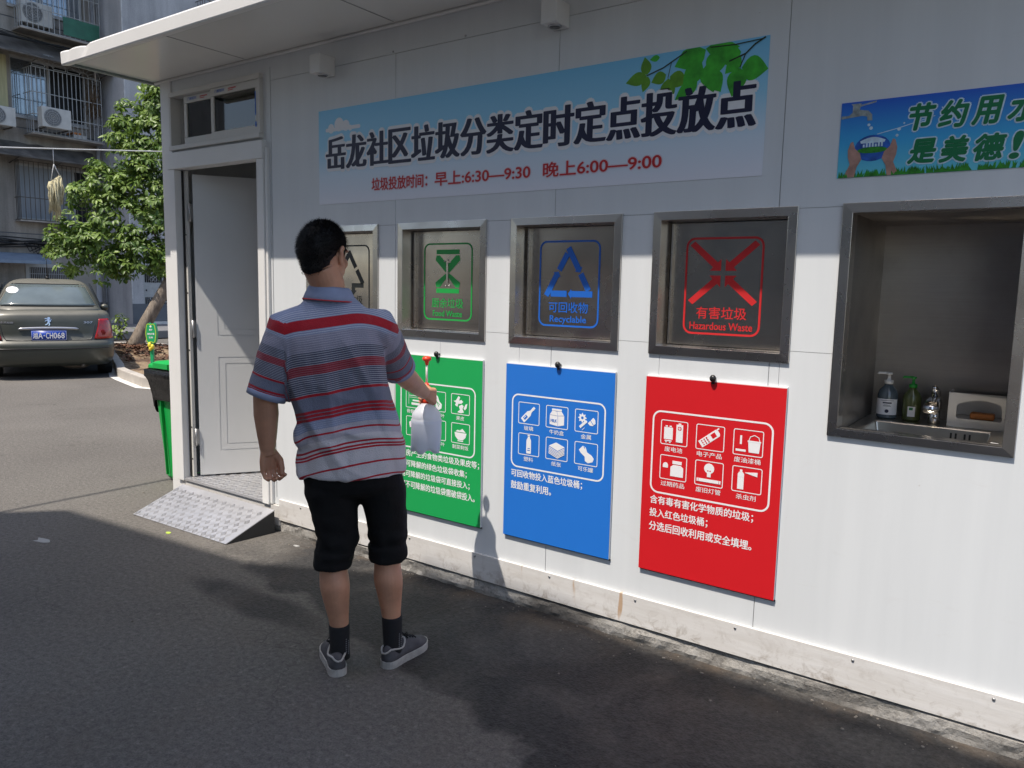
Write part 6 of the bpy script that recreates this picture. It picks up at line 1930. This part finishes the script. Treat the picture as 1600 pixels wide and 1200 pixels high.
# body: head, neck, arms, hands, legs and a hidden core, grown together as one surface
B = MB()
HC = Vector((-.152, .015, 1.700)); HY = radians(-31)     # head turned to his right
hr = PS * cos(HY) + PD * sin(HY); hf = PD * cos(HY) - PS * sin(HY); hu = Vector((0, 0, 1))
tilt = radians(6); hf, hu = (hf * cos(tilt) - hu * sin(tilt)), (hu * cos(tilt) + hf * sin(tilt))
def hd(r, f_, u): return v3(HC) + hr * r + hf * f_ + hu * u
B.ellipsoid(hd(0, -.004, .010), hr * .080, hf * .098, hu * .102, 28, 20)
B.ellipsoid(hd(0, .030, -.048), hr * .069, hf * .070, hu * .076, 24, 16)
B.ellipsoid(hd(0, .048, -.090), hr * .042, hf * .042, hu * .034, 18, 12)
for s_ in (-1, 1):
    B.ellipsoid(hd(s_ * .040, .070, -.030), hr * .024, hf * .022, hu * .024, 14, 10)
    B.ellipsoid(hd(s_ * .033, .088, .022), hr * .024, hf * .010, hu * .008, 12, 8)
    # ear: rim, bowl and lobe
    B.tube([hd(s_ * .078, .006, -.042), hd(s_ * .084, -.012, -.020), hd(s_ * .092, -.022, .006), hd(s_ * .090, -.012, .022), hd(s_ * .083, .006, .016)], [.010, .008, .008, .008, .007], 10)
    B.ellipsoid(hd(s_ * .081, -.004, -.008), hr * .006 + hf * -.002, hf * .020, hu * .030, 14, 10)
B.tube([hd(0, .098, .018), hd(0, .110, -.008), hd(0, .118, -.026)], [.009, .011, .0135], 12)
for s_ in (-1, 1): B.ellipsoid(hd(s_ * .013, .106, -.030), hr * .010, hf * .010, hu * .008, 10, 8)
B.ellipsoid(hd(0, .094, -.058), hr * .024, hf * .008, hu * .0055, 14, 8); B.ellipsoid(hd(0, .092, -.068), hr * .021, hf * .008, hu * .006, 14, 8)
B.tube([pm(-.126, .014, 1.47), pm(-.130, .016, 1.53), pm(-.138, .014, 1.58), hd(0, -.018, -.055)], [.058, .064, .065, .068], 24)
B.tube([pm(-.245, .0, 1.42), pm(-.12, .015, 1.44), pm(.03, .02, 1.43)], [.050, .060, .050], 18)
B.loft([ell((c, d, z), a * .86, b * .82) for z, c, d, a, b in TOR[1:10]])
B.loft([ell((-.045, .02, z), a, b) for z, a, b in ((.92, .165, .11), (.84, .17, .112), (.76, .155, .10))])
B.tube([v3(SHL), v3(SHL.lerp(ELL, .5)), v3(ELL), v3(ELL.lerp(WRL, .3)), v3(ELL.lerp(WRL, .65)), v3(WRL)], [.058, .055, .048, .048, .040, .030], 20)
B.tube([v3(SHR), v3(SHR.lerp(ELR, .5)), v3(ELR), v3(ELR.lerp(WRR, .3)), v3(ELR.lerp(WRR, .65)), v3(WRR)], [.058, .055, .047, .047, .039, .029], 20)
def pl(*pts): return [v3(Vector(p)) for p in pts]
# left hand, hanging and loosely curled
def hand_axis(W, K, across, palmn): return W, K, across.normalized(), palmn.normalized()
W_, K_ = WRL, Vector((-.371, .048, .845))
dn = (K_ - W_).normalized(); ac_ = Vector((.74, .66, .10)); ac_ = (ac_ - dn * ac_.dot(dn)).normalized(); pn = ac_.cross(dn).normalized()
if pn.x < 0: pn = -pn
B.tube(pl(W_ + dn * -.01, W_ + dn * .02), [.030, .030], 14)
for k, t in enumerate((-.030, -.011, .009, .029)):
    B.tube(pl(W_ + ac_ * t * .55 + dn * .005, W_ + ac_ * t * .85 + dn * .045, K_ + ac_ * t), [.015, .0155, .0125], 12)
for k, (t, L) in enumerate(((-.033, .060), (-.011, .074), (.011, .078), (.033, .070))):
    b0 = K_ + ac_ * t; p1 = b0 + (dn * .88 + pn * .42).normalized() * L * .48; p2 = p1 + (dn * .25 + pn * .95).normalized() * L * .34; p3 = p2 + (dn * -.55 + pn * .80).normalized() * L * .26
    B.tube(pl(b0, b0.lerp(p1, .5), p1, p2, p3), [.0098, .0088, .0088, .0080, .0068], 12)
    B.ellipsoid(v3(p3), PS * .0074, PD * .0074, Vector((0, 0, .0074)), 10, 8)
tb = W_ + dn * .025 + ac_ * .026 + pn * .006
B.tube(pl(tb - dn * .01 - ac_ * .008, tb + dn * .03 + ac_ * .012 + pn * .014, tb + dn * .060 + ac_ * .006 + pn * .030, tb + dn * .082 - ac_ * .004 + pn * .040), [.0165, .0145, .0115, .0085], 12)
# right hand closed round the sprayer neck
NC = Vector((.288, .480, 0)); GZ = 1.072
W_ = WRR
for k in range(4):
    z = GZ + .027 - .0175 * k
    B.tube(pl(W_ + Vector((.004, .0, .012 - .008 * k)), Vector((NC.x + .030, NC.y - .040, z + .002)), Vector((NC.x + .036, NC.y - .004, z))), [.016, .0165, .0115], 12)
    R1 = .0335
    n_ = 9; span = (215, 235, 230, 205)[k]
    pts_ = [Vector((NC.x + (R1 - .003 * (i / n_)) * cos(radians(-5 + span * i / n_)), NC.y + (R1 - .003 * (i / n_)) * sin(radians(-5 + span * i / n_)), z - .003 * (i / n_))) for i in range(n_ + 1)]
    # knuckle bends: flatten between joints
    B.tube([v3(p) for p in pts_], [.0112, .0105, .0098, .0103, .0095, .0090, .0094, .0086, .0078, .0062], 12)
B.tube(pl(W_ + Vector((-.008, .018, .012)), Vector((NC.x + .004, NC.y - .040, GZ + .042)), Vector((NC.x - .012, NC.y - .022, GZ + .050)), Vector((NC.x - .026, NC.y + .006, GZ + .046)), Vector((NC.x - .028, NC.y + .022, GZ + .042))), [.016, .0150, .0118, .0105, .0078], 12)
# legs
for side, rows in (('l', ((.80, -.125, .015, .080), (.60, -.108, .008, .066), (.50, -.118, .004, .056), (.44, -.122, -.004, .055), (.37, -.118, -.012, .060), (.30, -.112, -.007, .052), (.22, -.104, .0, .041), (.15, -.100, .002, .036), (.08, -.100, .002, .036))),
                   ('r', ((.80, .06, .02, .080), (.60, .092, .024, .064), (.50, .094, .024, .055), (.44, .094, .018, .054), (.37, .098, .010, .059), (.30, .104, .013, .050), (.22, .110, .018, .040), (.15, .114, .022, .036), (.08, .116, .024, .036)))):
    fine_ = []
    for i in range(len(rows) - 1):
        p0, p1, p2, p3 = rows[max(i - 1, 0)], rows[i], rows[i + 1], rows[min(i + 2, len(rows) - 1)]
        for k in range(5):
            t = k / 5
            fine_.append(tuple(.5 * (2 * b_ + (c_ - a_) * t + (2 * a_ - 5 * b_ + 4 * c_ - d_) * t * t + (3 * b_ - a_ - 3 * c_ + d_) * t ** 3) for a_, b_, c_, d_ in zip(p0, p1, p2, p3)))
    B.loft([ell((c, d, z), r, r * 1.05, 0, 24, 2.0) for z, c, d, r in fine_ + [rows[-1]]])
body = remesh(B, 'body', ['skin'], man, .0030, 5, .4)
for s_ in (-1, 1):
    mb = MB(); mb.ellipsoid(hd(s_ * .032, .084, .006), hr * .013, hf * .009, hu * .0085, 12, 10)
    eo = mb.build('eye', 'eyewhite', man)
    mb = MB(); mb.ellipsoid(hd(s_ * .032, .0905, .006), hr * .0052, hf * .0035, hu * .0052, 10, 8)
    mb.build('iris', 'hair', eo)
    mb = MB(); mb.tube([hd(s_ * .016, .094, .026), hd(s_ * .034, .092, .031), hd(s_ * .052, .078, .026)], [.003, .0035, .002], 6)
    mb.build('eyebrow', 'hair', man)
# hair: a close-cropped cap with short strands
hb = MB(); rh = random.Random(8)
def hairlim(a):   # a = 0 forward ... pi backward ; lowest height of the hair
    a = abs(a)
    pts_ = [(0, .062), (.7, .058), (1.05, .010), (1.25, -.020), (1.45, -.004), (1.75, .004), (2.1, -.034), (2.5, -.082), (pi, -.095)]
    for i in range(len(pts_) - 1):
        if a <= pts_[i + 1][0]:
            t = (a - pts_[i][0]) / (pts_[i + 1][0] - pts_[i][0]); return pts_[i][1] + (pts_[i + 1][1] - pts_[i][1]) * t
    return pts_[-1][1]
def hairpt(a, u, g=0.0):
    uu = u - .012; H_ = .114 + g
    rr = sqrt(max(0, 1 - (uu / H_) ** 2)) if uu > 0 else 1 - .9 * max(0, -uu - .02) ** 1.0 * 2.2
    return hd((.0925 + g) * rr * sin(a), -.008 + (.111 + g) * rr * cos(a), u)
na, nu = 56, 16
rings = []
for j in range(nu + 1):
    row = []
    for i in range(na):
        a = 2 * pi * i / na - pi; lo = hairlim(a); hi = .012 + .1135
        t = j / nu; u = lo + (hi - lo) * sin(t * pi / 2)
        row.append(hairpt(a, u, -.013 * (1 - min(1, t * 3)) ** 1.0 + .002 * noise.noise(Vector((a * 4, u * 40, 1)))))
    rings.append(row)
hb.loft(rings, 0, True, True)
for _ in range(15000):
    a = rh.uniform(-pi, pi); lo = hairlim(a); t = rh.random() ** .8; hi = .1235
    u = lo + (hi - lo) * t
    g0 = -.012 * (1 - min(1, t * 3)) - .002; p = hairpt(a, u - (.012 * rh.random() if t < .12 else 0), g0); q = hairpt(a, u, g0 + .024)
    d = (q - p).normalized() + hf * .25 + Vector((rh.gauss(0, .3), rh.gauss(0, .3), rh.gauss(0, .22))) + hu * (-.75 + 1.0 * min(1, max(0, (t - .1) / .8)))
    d.normalize(); L = rh.uniform(.008, .018) * (.45 + .75 * min(1, max(0, (u + .09) / .14)))
    sd_ = d.cross(hu + hr * .3).normalized() * .0011
    hb.add([p - sd_, p + sd_, p + d * L], [(0, 1, 2)])
hb.build('hair', 'hair', man)

# socks and shoes
def sock(rows, mark):
    mb = MB(); mb.loft([ell((c, d, z), r, r * 1.08, 0, 24, 2.0) for z, c, d, r in rows])
    o = mb.build('sock', 'sock', man)
    mb = MB()
    for k in range(7):
        for an, dz in ((-48, 0), (-28, -.012)):
            ca_, sa_ = cos(radians(an)), sin(radians(an))
            mb.obox(pm(mark[0] + .0406 * ca_, mark[1] + .0436 * sa_, mark[2] + dz - .009 * k), (PS * -sa_ + PD * ca_) * .0026, (PS * ca_ + PD * sa_) * .0008, Vector((0, 0, .0024)))
    mb.build('sock_lettering', 'sockmark', o)
sock(((.045, -.098, .015, .040), (.09, -.100, .004, .0395), (.14, -.101, .003, .041), (.188, -.102, .003, .0425), (.196, -.102, .003, .0415)), (-.1005, .0035, .140))
sock(((.045, .118, .030, .040), (.09, .117, .024, .0395), (.14, .115, .022, .041), (.204, .113, .020, .0425), (.212, .113, .020, .0415)), (.1158, .023, .140))
def shoe(heel, toe, label=None):
    H0 = Vector((*heel, 0)); T0 = Vector((*toe, 0)); ln = (T0 - H0).length; ax = (T0 - H0).normalized(); ay = Vector((-ax.y, ax.x, 0))
    o = bpy.data.objects.new('shoe', None); COL.objects.link(o)
    P0 = pm(H0.x, H0.y, 0); o.location = P0
    o.parent = man; o.matrix_parent_inverse = wmat(man).inverted()
    wx = (PS * ax.x + PD * ax.y); wy = (PS * ay.x + PD * ay.y)
    def q(l, y, z): return P0 + wx * l + wy * y + Vector((0, 0, z))
    def hw(l):
        t = l / ln
        T = [(0, .0), (.02, .018), (.06, .030), (.15, .036), (.35, .036), (.55, .043), (.72, .048), (.85, .044), (.94, .031), (.985, .014), (1, .0)]
        for i in range(len(T) - 1):
            if t <= T[i + 1][0]: return T[i][1] + (T[i + 1][1] - T[i][1]) * (t - T[i][0]) / (T[i + 1][0] - T[i][0])
        return 0
    ls = [0, .004, .010, .02, .04, .07, .10, .14, .18, .21, .235, .255, .27, ln * .985, ln]
    ls = sorted(l for l in ls if l <= ln)
    outl2 = [(l, hw(l) + .003) for l in ls] + [(l, -hw(l) - .003) for l in reversed(ls[1:-1])]
    mb = MB(); mb.prism(outl2[::-1], lambda u, v, w: tuple(q(u, v, w + .006 * max(0, (u / ln - .75) / .25) ** 2)), .001, .031)
    mb.build('sole', 'sole', o, bevel=.004)
    hts = [(0, .070), (.02, .094), (.05, .090), (.09, .080), (.12, .092), (.15, .090), (.19, .072), (.23, .058), (.26, .048), (ln, .035)]
    def ht(l):
        for i in range(len(hts) - 1):
            if l <= hts[i + 1][0]: return hts[i][1] + (hts[i + 1][1] - hts[i][1]) * (l - hts[i][0]) / (hts[i + 1][0] - hts[i][0])
        return .035
    mb = MB(); rings = []
    nl_ = 26
    for i in range(nl_ + 1):
        l = .004 + (ln - .010) * i / nl_; w_ = max(.004, hw(l) - .001); h_ = ht(l)
        rings.append([q(l, w_ * cos(pi * k / 14) * (1 - .18 * sin(pi * k / 14)), .029 + (h_ - .029) * sin(pi * k / 14) ** .75) for k in range(15)] )
    mb.loft(rings, 0, True, True, True)
    mb.build('upper', 'suede', o)
    mb = MB()
    pts_ = []
    for i in range(25):
        a = 2 * pi * i / 24
        l = .062 + .064 * -cos(a); y = .034 * sin(a)
        pts_.append(q(l, y, ht(l) * (1 - .05 * abs(sin(a))) + .001 - .010 * abs(sin(a)) ** 2))
    mb.tube(pts_, .0042, 8)
    mb.build('opening_rim', 'sole', o)
    mb = MB()
    for k in range(4): mb.tube([q(.135 + .018 * k, -.020, ht(.135 + .018 * k) - .002), q(.14 + .018 * k, 0, ht(.14 + .018 * k) + .003), q(.135 + .018 * k, .020, ht(.135 + .018 * k) - .002)], .0032, 6)
    for s_ in (-1, 1): mb.tube([q(.135, 0, .100), q(.128, s_ * .020, .116), q(.118, s_ * .032, .108), q(.130, s_ * .012, .099)], .003, 6)
    mb.build('laces', 'sock', o)
shoe((-.102, -.072), (-.152, .200))
shoe((.078, -.030), (.262, .178))

# ------------------------------------------------------------------ the spray bottle in his right hand
BPz = pm(NC.x, NC.y, 0)
spr = empty('spray_bottle', BPz + Vector((0, 0, .815)), 'milky pump spray bottle with orange red knob gripped in the right hand', 'spray bottle')
mb = MB(); rings = []
for z, r, pet in ((.815, .050, .16), (.818, .066, .14), (.835, .067, .09), (.855, .070, .03), (.90, .0715, 0), (.945, .071, 0), (.962, .0725, 0), (.966, .0675, 0), (.972, .0685, 0), (.99, .066, 0), (1.01, .052, 0), (1.028, .036, 0), (1.042, .024, 0), (1.055, .021, 0)):
    rings.append([BPz + Vector((r * (1 + pet * cos(5 * 2 * pi * i / 60)) * cos(2 * pi * i / 60), r * (1 + pet * cos(5 * 2 * pi * i / 60)) * sin(2 * pi * i / 60), z - (pet * .06 * cos(5 * 2 * pi * i / 60)))) for i in range(60)])
mb.loft(rings)
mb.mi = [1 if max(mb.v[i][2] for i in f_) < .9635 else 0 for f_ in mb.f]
M['milkylower'] = M['milky'].copy(); M['milkylower'].node_tree.nodes['Principled BSDF'].inputs['Base Color'].default_value = (.70, .73, .84, 1)  # bluer, slightly darker tone for the lower part of the bottle
mb.build('bottle', ['milky', 'milkylower'], spr)
mb = MB(); mb.lathe([(.025, 1.035), (.026, 1.055), (.022, 1.065), (.018, 1.115), (.012, 1.125), (.008, 1.135)], BPz, 20)
mb.tube([BPz + PS * -.012 + Vector((0, 0, 1.118)), BPz + PS * -.040 - PD * .0 + Vector((0, 0, 1.126)), BPz + PS * -.055 + Vector((0, 0, 1.135))], [.008, .006, .0045], 8)
mb.build('pump_head', 'redknob', spr)
mb = MB(); mb.tube([BPz + Vector((0, 0, 1.13)), BPz + Vector((0, 0, 1.235))], .0052, 10); mb.build('plunger_rod', 'whiteplastic', spr)
mb = MB(); mb.lathe([(.007, 1.218), (.009, 1.228), (.011, 1.236), (.020, 1.240), (.022, 1.248), (.019, 1.255), (.010, 1.259)], BPz, 20); mb.build('plunger_knob', 'redknob', spr)

# ------------------------------------------------------------------ litter on the asphalt
for (x, y, r, m_, lb) in ((-1.62, -.47, .020, 'litter_lime', 'tiny lime green scrap of paper beside the entry ramp'), (-2.05, -1.02, .05, 'litter_white', 'flattened whitish scrap lying in the shaded asphalt left of the ramp'), (-.80, -.13, .016, 'litter_white', 'small white crumb of plaster by the ramp corner')):
    mb = MB(); rr_ = random.Random(int(x * 100))
    pts_ = [(x + r * rr_.uniform(.5, 1.2) * cos(2 * pi * i / 9) * 1.5, y + r * rr_.uniform(.4, 1.0) * sin(2 * pi * i / 9)) for i in range(9)]
    mb.prism(pts_, lambda u, v, w: (u, v, w), .0005, .004)
    tag(mb.build('scrap', m_), lb, 'scrap')
mb = MB(); rg = random.Random(17)
for _ in range(200):
    x = rg.uniform(-1.1, 3.2); y = -abs(rg.gauss(0, .10)) - .015
    if rg.random() < .15: x = rg.uniform(-3, 3); y = rg.uniform(-1.6, 0)
    s_ = rg.uniform(.0015, .0055) * (1.6 if rg.random() < .04 else 1)
    mb.ellipsoid((x, y, s_ * .4), (s_ * rg.uniform(.7, 1.4), 0, 0), (0, s_, 0), (0, 0, s_ * .7), 5, 3, 0, False)
o = mb.build('grit', mat('pale_grit', (.20, .18, .155), .9, var=.4, vs=60)); o['kind'] = 'stuff'
